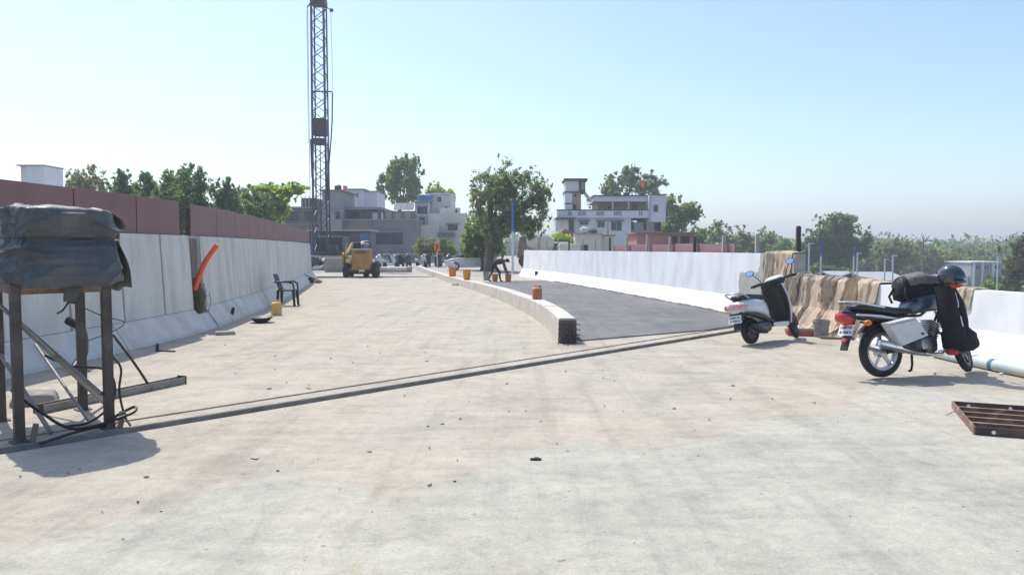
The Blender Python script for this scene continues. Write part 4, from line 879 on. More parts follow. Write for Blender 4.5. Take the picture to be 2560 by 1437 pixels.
def jfn(a, b):
    y = -0.33 + 0.12 * math.sin(2 * math.pi * a) + 0.01 * math.sin(16 * a + 3 * b); w = 0.075 + 0.035 * b - 0.05 * max(0, b - .7)
    x = 0.84 + w * math.cos(2 * math.pi * a) + 0.02 * math.sin(11 * a) * b + 0.10 * b; z = 1.06 - 0.60 * b + 0.09 * math.sin(2 * math.pi * a + 1) * b
    f = 0.03 * mnoise.noise(Vector((x * 7, y * 7, z * 3))); return Vector((x + f, y - f * 1.5, z))
m = MB(); m.grid(jfn, 48, 26); m.build('jacket_body', 'cloth', jk, 70, fix=False)
m = MB(); m.tube([(0.90, -.36, 1.02), (0.98, -.39, .84), (1.05, -.37, .64), (1.10, -.34, .52)], [0.055, 0.062, 0.055, 0.045], 12); m.build('sleeve', 'cloth', jk, 60)
m = MB(); m.tube([(0.88, -.44, 0.98), (0.90, -.455, .86), (0.905, -.45, .80)], 0.006, 6); m.build('drawstring', 'plate', jk, 60); m = MB(); m.tube([(0.93, -.45, .70), (0.95, -.455, .58)], 0.007, 6); m.build('drawstring', 'plate', jk, 60)
hb = hung('handbag', 'black bag hung on the motorcycle leg guard', 'bag', (-0.20, 0, -0.045))
m = blob(interp([(0.90, .48, .04, .06, -.26), (0.93, .48, .10, .12, -.28), (1.04, .47, .13, .145, -.30), (1.17, .46, .125, .14, -.30), (1.27, .45, .09, .10, -.30), (1.30, .44, .03, .04, -.30)], 4), 0.025, 8, 6); m.build('bag_body', 'cloth', hb, 60)
lump('red_rag', 'red rag tied at the motorcycle leg guard', 'rag', tuple(mw @ Vector((0.76, -.30, .24))), (0.17, 0.10, 0.09), 'redcloth', 17)
hl = hung('helmet', 'glossy black full face helmet hung on the motorcycle handlebar', 'helmet', (0.70, -.40, 1.175), R(-50))
m = MB(); R_ = []
for k in range(17):
    a = -math.pi / 2 + math.pi * k / 16; zz = 0.135 * math.sin(a); c = math.cos(max(-1.25, a) if a < 0 else a)
    R_.append([Vector((0.15 * c * math.cos(t) * (1.0 if math.cos(t) > 0 else .92), 0.118 * c * math.sin(t), max(zz, -0.105) - (0.03 * max(0, math.cos(t)) if a < -0.6 else 0))) for t in [2 * math.pi * j / 28 for j in range(28)]])
m.loft(R_); m.build('shell', 'helmet', hl, 70)
m = MB(); m.grid(lambda u_, v_: Vector((0.158 * math.cos((u_ - .5) * 2.5) * math.cos(.1 + .62 * (v_ - .35)), 0.128 * math.sin((u_ - .5) * 2.5), -0.045 + 0.095 * v_)), 20, 6); m.build('visor', 'visor', hl, 60, solid=0.004, fix=False)
m = MB(); m.tube([(0.145 * math.cos(t), 0.125 * math.sin(t), -.082) for t in [(-1.2 + 2.4 * k / 14) for k in range(15)]], 0.026, 10); m.build('chin_bar', 'helmet', hl, 60)
m = MB(); m.ball((0.02, 0, -.115), (0.10, 0.085, 0.035), 14, 8); m.build('lining', 'redcloth', hl, 60)

# ---- scooter
sc_ = thing('scooter', 'white and black scooter leaning on its stand at the end of the asphalt', 'scooter', (*(3.86, 12.17), 0), rot=(R(-10), 0, R(38)))
sc_.location.z = 0.012
r_ = 0.215; wb = 1.24; S2 = steer(Vector((0.93, 0, 0.85)), R(25), R(24))
wheel_parts(sc_, (0, 0, r_), r_, 0.10, 3, None, 'engine'); wheel_parts(sc_, (wb, 0, r_), r_, 0.09, 3, S2, 'engine')
R_ = []
for x, z, w, h in ((-0.37, .58, .03, .03), (-0.34, .585, .11, .085), (-0.22, .60, .17, .115), (0.0, .60, .20, .135), (0.16, .58, .205, .145), (0.30, .54, .18, .15), (0.40, .48, .13, .14), (0.46, .42, .09, .10)): R_.append(se_ring(x, z, w, h, 22, 2.8))
m = MB(); m.loft(R_); m.build('rear_body', 'silver', sc_, 50)
for s_ in (-1, 1):
    m = MB(); m.prism([(-0.25, .50), (0.05, .475), (0.30, .40), (0.46, .33), (0.44, .30), (0.22, .36), (-0.05, .435), (-0.28, .475)], s_ * .10, s_ * .195, axis='y'); m.build('under_trim', 'black', sc_, bevel=0.01)
R_ = []
for x, z, w, h in ((-0.30, .745, .06, .02), (-0.24, .75, .12, .045), (-0.05, .755, .145, .05), (0.15, .745, .145, .045), (0.36, .735, .12, .045), (0.46, .73, .07, .03)): R_.append(se_ring(x, z, w, h, 18, 3))
m = MB(); m.loft(R_); m.build('seat', 'black', sc_, 50)
m = MB(); m.tube([(-0.14, -.16, .73), (-0.28, -.165, .79), (-0.37, -.11, .815), (-0.385, 0, .815), (-0.37, .11, .815), (-0.28, .165, .79), (-0.14, .16, .73)], 0.013, 8); m.build('grab_rail', 'alloy', sc_, 50)
m = MB(); m.loft([se_ring(x, z, w, h, 16, 3.4) for x, z, w, h in ((-0.385, .60, .06, .03), (-0.37, .60, .125, .05), (-0.30, .61, .165, .05))]); tl = m.build('tail_light', 'palelens', sc_, 50)
for s_ in (-1, 1): m = MB(); m.loft([se_ring(x, .60, w, .04, 10, 3, s_ * yc) for x, w, yc in ((-0.365, .02, .145), (-0.34, .035, .155), (-0.25, .025, .172))]); m.build('indicator', 'orangelens' if s_ > 0 else 'palelens', sc_, 50)
m = MB(); m.box((-0.30, 0, 0.46), (0.08, 0.20, 0.14), (0, R(10), 0)); m.box((-0.31, 0, 0.33), (0.02, 0.13, 0.18), (0, R(14), 0)); m.build('rear_mudguard', 'black', sc_, bevel=0.012)
plate_marks(sc_, (-0.362, 0, 0.41), 0.24, 0.13, (0, R(14), 0))
m = MB(); m.loft([se_ring(x, z, w, h, 16, 3) for x, z, w, h in ((-0.12, .24, .05, .05), (-0.08, .24, .06, .08), (0.15, .25, .075, .10), (0.36, .26, .08, .09), (0.42, .27, .04, .05))]); m.v = [(x, y - 0.09, z) for x, y, z in m.v]; m.build('engine', 'engine', sc_, 40)
m = MB(); m.tube([(0.25, -.14, .17), (0.10, -.165, .19), (-0.10, -.175, .26), (-0.20, -.175, .29)], [0.03, 0.045, 0.05, 0.035], 12); m.build('muffler', 'black', sc_, 50)
m = MB(); m.loft([se_ring(x, z, w, h, 16, 4.5) for x, z, w, h in ((0.36, .29, .14, .045), (0.45, .275, .17, .04), (0.80, .275, .17, .04), (0.90, .32, .16, .05))]); m.build('floorboard', 'black', sc_, 40)
for s_ in (-1, 1): m = MB(); m.box((0.62, s_ * .178, .268), (0.44, 0.022, 0.07)); m.build('floor_trim', 'silver', sc_, bevel=0.01)
def shield(dx, dz=0.0, w_=1.0):
    def fn(a, b):
        z = 0.27 + 0.66 * b + dz; hw = (0.165 + 0.065 * math.sin(min(1, b * 1.25) * math.pi * .62) - 0.10 * max(0, b - .72) ** 1.2) * w_
        y = (a - .5) * 2 * hw; return Vector((1.03 - 0.17 * b + dx - 0.10 * (2 * a - 1) ** 2 * 1.0 + 0.04 * math.sin(b * 3.1), y, z))
    return fn
m = MB(); m.grid(shield(0.0), 16, 16); m.build('leg_shield', 'silver', sc_, 60, solid=0.03, fix=False)
m = MB(); m.grid(shield(-0.035, 0.01, 0.93), 16, 16); m.build('inner_panel', 'black', sc_, 60, solid=0.02, fix=False)
m = MB(); m.loft([[Vector((x + v.x, v.y, z)) for v in [Vector((0.085 * math.cos(t) * f, 0.14 * math.sin(t) * f, 0)) for t in [2 * math.pi * k / 16 for k in range(16)]]] for x, z, f in ((1.04, .40, .7), (1.04, .55, 1.0), (1.0, .75, .95), (0.94, .90, .7))]); m.build('front_apron', 'silver', sc_, 50)
m = MB(); R_ = []
for k in range(10):
    a = R(0 + k * 19); R_.append([Vector((wb + math.cos(a) * 0.245 * (1 + d), y, r_ + math.sin(a) * 0.245 * (1 + d))) for y, d in ((-.068, -.12), (-.055, .02), (0, .05), (.055, .02), (.068, -.12), (0, -.01))])
m.loft(R_); o = m.build('front_fender', 'black', sc_, 60); o.matrix_basis = S2
for s_ in (-1, 1): m = MB(); m.cyl((wb, s_ * .07, r_), (1.06, s_ * .06, .55), 0.02, n=8); o = m.build('fork_tube', 'engine', sc_, 40); o.matrix_basis = S2
m = MB(); m.loft([se_ring(x, z, w, h, 18, 2.5) for x, z, w, h in ((0.80, 1.0, .05, .03), (0.83, 1.005, .15, .055), (0.91, 1.015, .17, .075), (0.99, 1.0, .14, .085), (1.05, .98, .08, .06))]); o = m.build('headset', 'silver', sc_, 50); o.matrix_basis = S2
m = MB(); m.loft([se_ring(x, z, w, h, 16, 2.6) for x, z, w, h in ((0.77, .985, .06, .03), (0.795, .985, .155, .05), (0.85, .975, .185, .06), (0.90, .94, .12, .05))]); o = m.build('headset_back', 'black', sc_, 50); o.matrix_basis = S2
for s_ in (-1, 1):
    m = MB(); m.tube([(0.87, s_ * .14, 1.0), (0.83, s_ * .26, 1.01), (0.79, s_ * .385, .995)], [0.018, 0.02, 0.021], 10); m.tube([(0.88, s_ * .18, .99), (0.88, s_ * .37, 0.985)], 0.006, 6); o = m.build('grip', 'rubber', sc_, 50); o.matrix_basis = S2
    m = MB(); m.tube([(0.85, s_ * .20, 1.02), (0.84, s_ * .25, 1.12), (0.84, s_ * .31, 1.2)], 0.007, 6); m.loft([[Vector((0.83 + dx, s_ * .345 + y, 1.235 + z)) for y, z in [(0.072 * math.cos(t), 0.05 * math.sin(t)) for t in [2 * math.pi * k / 14 for k in range(14)]]] for dx in (-0.014, 0.014)]); o = m.build('mirror', 'black', sc_, 40); o.matrix_basis = S2
    m = MB(); m.loft([[Vector((0.8145 + dx, s_ * .345 + y, 1.235 + z)) for y, z in [(0.064 * math.cos(t), 0.043 * math.sin(t)) for t in [2 * math.pi * k / 14 for k in range(14)]]] for dx in (-0.003, 0.003)]); o = m.build('mirror_glass', 'mirror', sc_, 40); o.matrix_basis = S2
m = MB(); m.tube([(0.40, .10, .22), (0.36, .17, .12), (0.34, .225, 0.045)], 0.012, 8); m.build('side_stand', 'black', sc_)

# ------------------------------------------------------------------ buckets by the median and the worker
k1, k2 = MED.s_at_y(34.3), MED.s_at_y(30.2)
bucket('paint_bucket', 'bright orange bucket standing furthest along the pale kerb', (*MED.off(k1, .15, -1), hts(k1) + 0.007), 0.40, 0.15, 0.175, 'orange', None, 'buckets on the deck')
m = MB(); p = MED.off(k1, .15, -1); m.grid(lambda a, b: Vector(((a - .5) * .26 * (1 - .5 * b), 0.06 * math.sin(6 * a), .30 * b + .02 * math.sin(9 * a))), 10, 8); tag(m.build('rag', 'plate', loc=(p.x - 0.02, p.y, hts(k1) + 0.36), smooth=60, solid=0.02, fix=False), 'pale rag stuffed upright in the bright orange bucket', 'rag')
bucket('paint_bucket', 'amber bucket with dark rim standing on the pale kerb', (*MED.off(k2, .15, -1), hts(k2) + 0.007), 0.40, 0.13, 0.165, 'amber', None, 'buckets on the deck', fill='darkstone')
bucket('paint_bucket', 'stained orange bucket behind the bending worker and his front leg', (-0.78, 34.75, 0.004), 0.36, 0.12, 0.145, 'rustyorange', None, 'buckets on the deck')
bucket('paint_bucket', 'stained orange bucket into which the bending worker reaches', (-0.17, 34.4, 0.004), 0.37, 0.12, 0.148, 'rustyorange', None, 'buckets on the deck', fill='stone')
bucket('paint_bucket', 'dull grey bucket at the trailing foot of the worker', (-1.24, 36.6, 0.004), 0.42, 0.13, 0.155, 'greyplastic', None, 'buckets on the deck')
m = MB(); m.box((0, 0, 0.025), (1.5, 0.28, 0.05)); tag(m.build('plank', 'postpale', loc=(-1.75, 31.6, 0.026), bevel=0.01), 'pale board lying on the asphalt next to the kerb', 'plank').rotation_euler = (0, 0, R(6))

# the worker
def skin_body(name, joints, edges, mats_fn, parent, mats):
    me = bpy.data.meshes.new(name); me.from_pydata([j[0] for j in joints], edges, []); o = bpy.data.objects.new(name, me); col.objects.link(o)
    sk = o.modifiers.new('skin', 'SKIN'); sk.use_smooth_shade = True
    if not me.skin_vertices: 
        bpy.context.view_layer.objects.active = o; bpy.context.view_layer.update()
    for k, j in enumerate(joints):
        v = me.skin_vertices[0].data[k]; v.radius = (j[1], j[2] if len(j) > 2 else j[1]); v.use_root = (k == 0)
    sb = o.modifiers.new('sub', 'SUBSURF'); sb.levels = 2; sb.render_levels = 2
    dg = bpy.context.evaluated_depsgraph_get(); ev = o.evaluated_get(dg); nm = bpy.data.meshes.new_from_object(ev)
    bpy.data.objects.remove(o); o = bpy.data.objects.new(name, nm); col.objects.link(o); o.parent = parent
    nm.materials.clear()
    for x in mats: nm.materials.append(M[x])
    for p in nm.polygons: p.material_index = mats_fn(p.center); p.use_smooth = True
    return o
pw = thing('person', 'worker in dark shirt and navy shorts bending over an orange bucket', 'person', (-0.52, 34.62, 0.0))
J = []; E_ = []
def j(p, r, r2=None, par=None):
    J.append((p, r, r2 or r)); k = len(J) - 1
    if par is not None: E_.append((par, k))
    return k
pel = j((-0.32, 0.18, 0.84), .135, .15); wst = j((-0.18, 0.16, 0.92), .12, .14, pel); che = j((0.02, 0.13, 0.955), .13, .16, wst); nb = j((0.15, 0.11, 0.95), .085, .11, che)
nk = j((0.20, 0.10, 0.965), .052, None, nb); hd1 = j((0.255, 0.09, 0.985), .085, .08, nk); hd2 = j((0.325, 0.08, 0.96), .092, .082, hd1); hd3 = j((0.375, 0.08, 0.925), .06, .055, hd2)
for sd, sx, foot, kn in ((-1, -0.02, (0.0, 0.0, 0.085), (-0.05, 0.04, 0.46)), (1, 0.0, (-0.55, 0.55, 0.09), (-0.40, 0.36, 0.44))):
    hp = j((-0.32, 0.17 + sd * 0.085, 0.78), .105, .105, pel); k_ = j(kn, .068, None, hp); cf = j(tuple((a + b) / 2 + (-0.02 if i == 0 else 0) for i, (a, b) in enumerate(zip(kn, foot))), .055, None, k_)
    an = j(foot, .038, None, cf); hl_ = j((foot[0] + 0.02, foot[1], 0.045), .04, .035, an); j((foot[0] + 0.12, foot[1] - 0.02, 0.035), .038, .028, hl_)
for sd, el, hnd in ((-1, (0.24, -0.06, 0.64), (0.34, -0.14, 0.40)), (1, (0.16, 0.26, 0.66), (0.24, 0.10, 0.42))):
    sh = j((0.13, 0.11 + sd * 0.17, 0.92), .062, None, nb); e = j(el, .043, None, sh); w = j(hnd, .03, None, e)
    pm = j((hnd[0] + .03, hnd[1], hnd[2] - 0.07), .034, .018, w)
    for q in range(4):
        a = j((hnd[0] + .045, hnd[1] + (q - 1.5) * .02, hnd[2] - 0.11), .009, None, pm); j((hnd[0] + .05 + .012 * (q % 2), hnd[1] + (q - 1.5) * .022, hnd[2] - 0.15 - .008 * (1 if q in (1, 2) else 0)), .008, None, a)
    a = j((hnd[0] + .055, hnd[1] - sd * .035, hnd[2] - 0.07), .010, None, pm); j((hnd[0] + .07, hnd[1] - sd * .04, hnd[2] - 0.105), .008, None, a)
def pm_(c):
    if c.z < 0.075: return 3
    if c.x > 0.20 and c.z > 0.86: return 0
    if c.z < 0.80 and c.x > 0.06 and c.z < 0.74: return 0
    if c.x > -0.20 and c.z > 0.74: return 1
    if c.z > 0.40: return 2
    return 0
skin_body('body', J, E_, pm_, pw, ['skin', 'shirt', 'shorts', 'sandal'])
m = MB(); m.ball((0.315, 0.08, 0.995), (0.105, 0.092, 0.075), 14, 10, rot=(0, R(35), 0)); m.build('hair', 'hair', pw, 60)
m = MB()
for s_ in (-1, 1): m.ball((0.315, 0.08 + s_ * .088, 0.945), (0.022, 0.012, 0.03), 8, 6)
m.build('ear', 'skin', pw, 60)
m = MB(); m.ball((0.412, 0.08, 0.915), (0.02, 0.016, 0.022), 8, 6); m.build('nose', 'skin', pw, 60)
# ------------------------------------------------------------------ small yellow machine seen from behind
ld = thing('loader', 'small muddy yellow wheeled loader parked with its engine box towards us', 'loader', (-8.02, 39.9, 0.0), R(4))
def bxp(parent, name, a, b, mt, bev=0.02):
    m = MB(); m.span(a, b); return m.build(name, mt, parent, bevel=bev)
hood = bxp(ld, 'engine_box', (-0.36, -0.25, 0.40), (0.60, 0.75, 1.46), 'yellow', 0.05)
bxp(hood, 'rear_panel', (-0.26, -0.275, 0.50), (0.50, -0.252, 1.22), 'yellow', 0.012)
for k in range(3): bxp(hood, 'louvre', (-0.18, -0.268, 1.27 + k * 0.045), (0.40, -0.250, 1.29 + k * 0.045), 'rustdark', 0)
bxp(hood, 'hood_lid', (-0.40, -0.27, 1.463), (0.62, 0.78, 1.50), 'cream', 0.015)
bxp(ld, 'chassis', (-0.60, -0.15, 0.28), (0.66, 1.9, 0.46), 'rustdark', 0.03)
bxp(ld, 'tow_block', (0.02, -0.38, 0.30), (0.30, -0.16, 0.44), 'cream', 0.03)
for x, y, rr_ in ((-0.70, 0.10, 0.37), (0.80, 0.10, 0.37), (-0.66, 1.75, 0.40), (0.74, 1.75, 0.40), (0.34, 0.16, 0.26)):
    m = MB(); prof = [(rr_ * .55, -.13), (rr_ * .9, -.13), (rr_, -.09), (rr_, .09), (rr_ * .9, .13), (rr_ * .55, .13)]; m.lathe(prof, (0, 0, 0), 24, (0, R(90), 0), cap=False)
    for k in range(16): a = 2 * math.pi * k / 16; m.box((0, math.cos(a) * rr_, math.sin(a) * rr_), (0.2, 0.05, 0.05), (a, 0, 0))
    w_ = m.build('wheel', 'rubber', ld, 40, loc=(x, y, rr_ + 0.015))
    m = MB(); m.lathe([(0.0, -.06), (rr_ * .25, -.06), (rr_ * .3, -.1), (rr_ * .56, -.1), (rr_ * .56, .1), (rr_ * .3, .1), (0.0, .06)], (0, 0, 0), 18, (0, R(90), 0)); m.build('rim', 'cream' if x > .3 else 'yellow', w_, 40)
bxp(ld, 'seat_back', (-0.38, 0.55, 1.50), (0.02, 0.68, 1.86), 'black', 0.04)
m = MB(); m.loft([[Vector((0.14 + x * 0.24 + .24, y, 1.50 + z)) for x, z in [(-1, 0), (-1, .22), (-.8, .34), (-.4, .40), (.4, .40), (.8, .34), (1, .20), (1, 0), (.86, 0), (.84, .18), (.6, .30), (-.6, .30), (-.86, .18), (-.86, 0)]] for y in (0.25, 0.85)]); m.build('cowl', 'black', ld, 30)
m = MB(); m.grid(lambda a, b: Vector((0.06 + .42 * a, 0.20 + .62 * b, 1.88 + .035 * math.sin(3.14 * a) - 0.42 * max(0, .25 - b) * 1.4)), 8, 8); m.build('cowl_cover', 'cream', ld, 40, solid=0.03, fix=False)
for s_ in (-0.72,):
    m = MB(); m.prism([(0.2, 1.12), (0.5, 1.55), (0.62, 1.80), (0.74, 1.80), (0.72, 1.5), (0.5, .95), (0.2, .62)], s_ - 0.06, s_ + 0.06, axis='x'); m.build('lift_arm', 'yellow', ld, bevel=0.015)
    m = MB(); m.prism([(0.05, 0.70), (0.05, 1.25), (0.35, 1.32), (0.55, 0.9)], s_ - 0.18, s_ - 0.075, axis='x'); m.build('fuel_tank', 'yellow', ld, bevel=0.03)
m = MB(); m.bar((-0.62, .3, 1.28), (-0.44, .6, 1.78), 0.10, 0.14); m.bar((-0.42, .6, 1.55), (-0.40, .6, 1.86), 0.07); m.build('arm_link', 'paleyellow', ld, bevel=0.01)
m = MB(); m.box((-0.55, 0.0, 0.86), (0.25, 0.3, 0.16)); m.build('side_step', 'paleyellow', ld, bevel=0.03)
m = MB(); m.tube([(-0.1, 1.2, 1.46), (-0.1, 1.1, 1.75), (-0.02, 1.1, 1.78), (0.06, 1.1, 1.75)], 0.02, 8); m.build('exhaust_stack', 'rustdark', ld, 40)
m = MB(); m.prism([(1.9, 0.15), (2.3, 0.1), (2.5, 0.12), (2.15, 0.55), (2.0, 0.7)], -0.85, 0.85, axis='x'); m.build('bucket', 'yellow', ld, bevel=0.02)

# ------------------------------------------------------------------ piling rig beyond the deck
RY = 55.0; RX = -13.74
rig = thing('piling_rig', 'tall dark lattice mast of a piling rig rising beyond the grey parapet', 'piling rig', (RX, RY, 0))
hw, z0_, z1_ = 0.43, 1.3, 19.6
for sx in (-1, 1):
    for sy in (-1, 1):
        m = MB(); m.bar((sx * (hw + .06), sy * hw, z0_), (sx * hw, sy * hw, z1_), 0.13 if sy < 0 else 0.09); m.build('mast_chord', 'mast', rig)
bay = 0.62; nb_ = int((z1_ - z0_) / bay)
mk = MB(); mk.bar((-hw, 0, 0), (hw, 0, bay), 0.045); b0 = mk.build('mast_brace', 'mast', rig); b0.location = (0, -hw, z0_)
mk = MB(); mk.bar((0, -hw, 0), (0, hw, bay), 0.04); b1 = mk.build('mast_brace', 'mast', rig); b1.location = (-hw, 0, z0_)
for k in range(nb_):
    z = z0_ + k * bay
    if k: share(b0, 'mast_brace', rig, (0, -hw, z), scale=(1 if k % 2 == 0 else -1, 1, 1)); share(b1, 'mast_brace', rig, (-hw, 0, z), scale=(1, 1 if k % 2 == 0 else -1, 1))
    share(b0, 'mast_brace', rig, (0, hw, z), scale=(-1 if k % 2 == 0 else 1, 1, 1)); share(b1, 'mast_brace', rig, (hw, 0, z), scale=(1, -1 if k % 2 == 0 else 1, 1))
bxp(rig, 'drive_head', (-0.47, -0.62, 9.55), (0.47, 0.30, 10.75), 'mast', 0.05)
bxp(rig, 'drive_head', (-0.36, -0.58, 8.9), (0.36, 0.2, 9.35), 'mast', 0.05)
bxp(rig, 'crown_block', (-0.50, -0.55, 18.75), (0.50, 0.55, 19.1), 'mast', 0.04)
m = MB(); m.bar((-.35, 0, 19.1), (-.15, 0, 20.6), .3); m.bar((.4, 0, 19.1), (.9, 0, 20.6), .08); m.lathe([(.3, -.05), (.34, 0), (.3, .05)], (0.1, 0, 20.2), 18, (0, R(90), 0)); m.build('mast_head', 'mast', rig, bevel=0.01)
m = MB(); m.box((0.95, -0.2, 18.35), (0.22, 0.2, 0.2)); m.bar((0.45, -.2, 18.6), (0.95, -.2, 18.4), .05); m.bar((-0.45, -.2, 18.95), (-0.78, -.2, 18.55), .07); m.build('sheave', 'mast', rig, 40)
for pts, r0 in (([(-0.72, -.3, 18.6), (-0.72, -.3, 1.4)], .022), ([(-0.80, -.2, 18.4), (-0.82, -.2, 9.0)], .014), ([(0.90, -.2, 18.3), (0.98, -.2, 12.6)], .014), ([(0.12, -.6, 9.0), (0.12, -.6, 1.6)], .04)):
    m = MB(); m.tube(pts, r0, 6); m.build('cable', 'mast', rig, 40)
m = MB(); m.tube([(-0.45, -.45, 12.62), (0.95, -.45, 12.62), (1.0, -.45, 12.5), (0.96, -.45, 10.6), (0.86, -.45, 9.2), (0.68, -.45, 7.4)], 0.05, 8); m.build('hose', 'mast', rig, 40)
for s_ in (-1, 1): m = MB(); m.bar((s_ * .62, -.3, 9.3), (s_ * .56, -.3, 5.2 if s_ > 0 else 6.6), .09); m.build('guide_rail', 'mast', rig)
bxp(rig, 'platform', (-0.9, -1.5, 1.12), (1.7, 3.5, 1.30), 'rustdark', 0.03)
bxp(rig, 'base_beam', (-1.0, -1.7, 0.75), (2.1, 3.5, 1.0), 'postpale', 0.03)
for s_ in (0.0, 2.4):
    m = MB(); m.loft([[Vector((x, -1.4 + s_ + y, 0.36 + z)) for y, z in [(.36 * math.cos(t) + (1.3 if math.cos(t) > 0 else 0), .36 * math.sin(t)) for t in [2 * math.pi * k / 20 for k in range(20)]]] for x in (-1.0, 1.9)]); m.build('crawler_track', 'rubber', rig, 40)
bxp(rig, 'winch_house', (-0.6, 0.9, 1.30), (1.3, 3.3, 2.4), 'mast', 0.05)
bxp(rig, 'control_box', (0.55, -1.0, 1.30), (1.25, -0.2, 1.75), 'mast', 0.03)
r = random.Random(11)
gi = 0
for x, z, mt, lb, d in ((-12.9, 0.35, 'plate', 'pale crumpled cement sack on the heap by the rig', (.7, .5, .35)), (-13.6, 0.3, 'plate', 'white cement sack at the bottom of the rig heap', (.8, .5, .3)), (-12.2, 0.05, 'stone', 'grey lump on the rig heap beside the loader', (.9, .6, .7)), (-13.2, 0.75, 'postdark', 'dark bundle lying across the rig heap', (.9, .6, .5)), (-12.4, 0.9, 'plate', 'white sack on top of the rig heap', (.5, .4, .25))):
    lump('cement_sack' if mt == 'plate' else 'spoil_lump', lb, 'sack' if mt == 'plate' else 'rubble', (x, 50.5, max(0, z - .25)), d, mt, 30 + gi, 'heap beside the piling rig'); gi += 1
m = MB(); m.box((0, 0, .45), (1.1, .8, .9), (0, 0, .1)); tag(m.build('concrete_block', 'stone', loc=(-11.6, 49.5, 0), bevel=.03), 'brownish concrete block standing left of the loader', 'block')
bs = thing('sheet_cabin', 'blue sheet site cabin behind the piling rig mast', 'site cabin', (-13.6, 62.0, 0))
bxp(bs, 'wall', (-2.9, 0, 0), (2.0, 3, 2.9), 'mast', 0.02); bxp(bs, 'roof', (-3.1, -.2, 2.91), (2.2, 3.2, 3.05), 'postpale', 0.02)
for k in range(6): bxp(bs, 'sheet_panel', (-2.8 + k * .8, -.035, .1), (-2.06 + k * .8, -.003, 2.8), ('bluesheet', 'mast', 'mast', 'mast', 'bluegrey', 'bluesheet')[k], 0.01)

# ------------------------------------------------------------------ road furniture at the end of the deck
cp = thing('concrete_pipe', 'long pale concrete pipe lying across the end of the deck', 'pipe', (-9.6, 49.5, 0.0))
m = MB(); m.tube([(-2.6, .5, .17), (3.0, -.3, .17)], .17, 16); m.build('pipe', 'kerb', cp, 40)
m = MB(); m.tube([(2.8, -.27, .17), (3.08, -.31, .17)], .21, 16); m.build('socket', 'stone', cp, 40)
def chevron(label, x, y, s_=1.0):
    t = thing('chevron_sign', label, 'road sign', (x, y, 0), R(-4), 'chevron signs')
    m = MB(); m.cyl((0, 0, 0), (0, 0, 1.35), .035, n=10); m.build('post', 'polewhite', t, 40)
    m = MB(); m.box((0, -.05, 1.62), (.46, .02, .62)); bo = m.build('sign_board', 'signorange', t, bevel=0.02)
    m = MB(); m.prism([(-.12, 1.86), (.0, 1.86), (.13, 1.62), (.0, 1.38), (-.12, 1.38), (.01, 1.62)], -.066, -.0605, axis='y'); m.build('chevron', 'trim', bo)
chevron('orange chevron sign among the bushes above the parked scooters', -5.90, 60.0)
chevron('orange chevron sign beside the dark tree trunk', -1.89, 52.0)
gr = thing('guard_rail', 'pale horizontal guard rail behind the parked two-wheelers', 'guard rail', (-7.62, 69.0, 0))
for z in (.92,): bxp(gr, 'rail', (-4.2, -.03, z), (4.2, .03, z + .14), 'postpale', .01)
for k in range(8): bxp(gr, 'post', (-4.1 + k * 1.16, .04, 0), (-4.0 + k * 1.16, .12, 1.15), 'postpale', .005)
# parked two-wheelers
ps = thing('parked_scooter', 'white scooter at the near end of the parked row, right of the loader', 'scooter', (0, 0, 0), 0, 'two-wheelers parked in a row')
for x in (0, 1.22):
    m = MB(); m.lathe([(.12, -.05), (.2, -.055), (.225, 0), (.2, .055), (.12, .05)], (x, 0, .225), 16, (R(90), 0, 0)); m.build('wheel', 'rubber', ps, 40)
m = MB(); m.loft([se_ring(*q, 12, 3) for q in ((-.35, .58, .06, .05), (-.2, .6, .17, .13), (.15, .58, .19, .16), (.42, .45, .1, .1))]); m.build('rear_body', 'silver', ps, 40)
m = MB(); m.loft([se_ring(*q, 10, 3) for q in ((-.3, .76, .1, .03), (.1, .78, .14, .045), (.45, .75, .09, .03))]); m.build('seat', 'black', ps, 40)
m = MB(); m.grid(shield(0.02), 8, 8); m.build('leg_shield', 'silver', ps, 40, solid=.05, fix=False)
m = MB(); m.box((.65, 0, .27), (.5, .32, .06)); m.build('floorboard', 'black', ps)
m = MB(); m.loft([se_ring(*q, 12, 2.6) for q in ((.84, 1.0, .08, .04), (.95, 1.01, .15, .08), (1.06, .98, .08, .06))]); m.build('headset', 'silver', ps, 40)
m = MB(); m.tube([(.80, -.36, 1.0), (.88, -.15, 1.0), (.88, .15, 1.0), (.80, .36, 1.0)], .02, 8)
for s_ in (-1, 1): m.tube([(.86, s_ * .2, 1.0), (.84, s_ * .32, 1.2)], .012, 6); m.ball((.83, s_ * .34, 1.24), (.02, .07, .05), 8, 6)
m.build('handlebar', 'black', ps, 40)
pmb = thing('parked_motorcycle', 'black motorcycle parked among the scooters', 'motorcycle', (0, 0, 0), 0, 'two-wheelers parked in a row')
for x in (0, 1.25):
    m = MB(); m.lathe([(.2, -.03), (.27, -.045), (.305, 0), (.27, .045), (.2, .03)], (x, 0, .305), 20, (R(90), 0, 0), cap=False); m.build('wheel', 'rubber', pmb, 40)
m = MB(); m.loft([se_ring(*q, 12, 3) for q in ((-.5, .78, .05, .03), (-.2, .76, .12, .07), (.3, .73, .12, .08))]); m.build('seat', 'black', pmb, 40)
m = MB(); m.loft([se_ring(*q, 12, 2.8) for q in ((.36, .8, .07, .05), (.55, .86, .14, .11), (.75, .88, .14, .12), (.9, .87, .07, .06))]); m.build('fuel_tank', 'tank', pmb, 40)
m = MB(); m.loft([se_ring(*q, 10, 4) for q in ((.38, .38, .1, .1), (.5, .38, .14, .14), (.75, .42, .1, .16))]); m.bar((0, .1, .3), (.5, .1, .35), .05); m.bar((0, -.1, .3), (.5, -.1, .35), .05); m.build('engine', 'engine', pmb, 40)
m = MB()
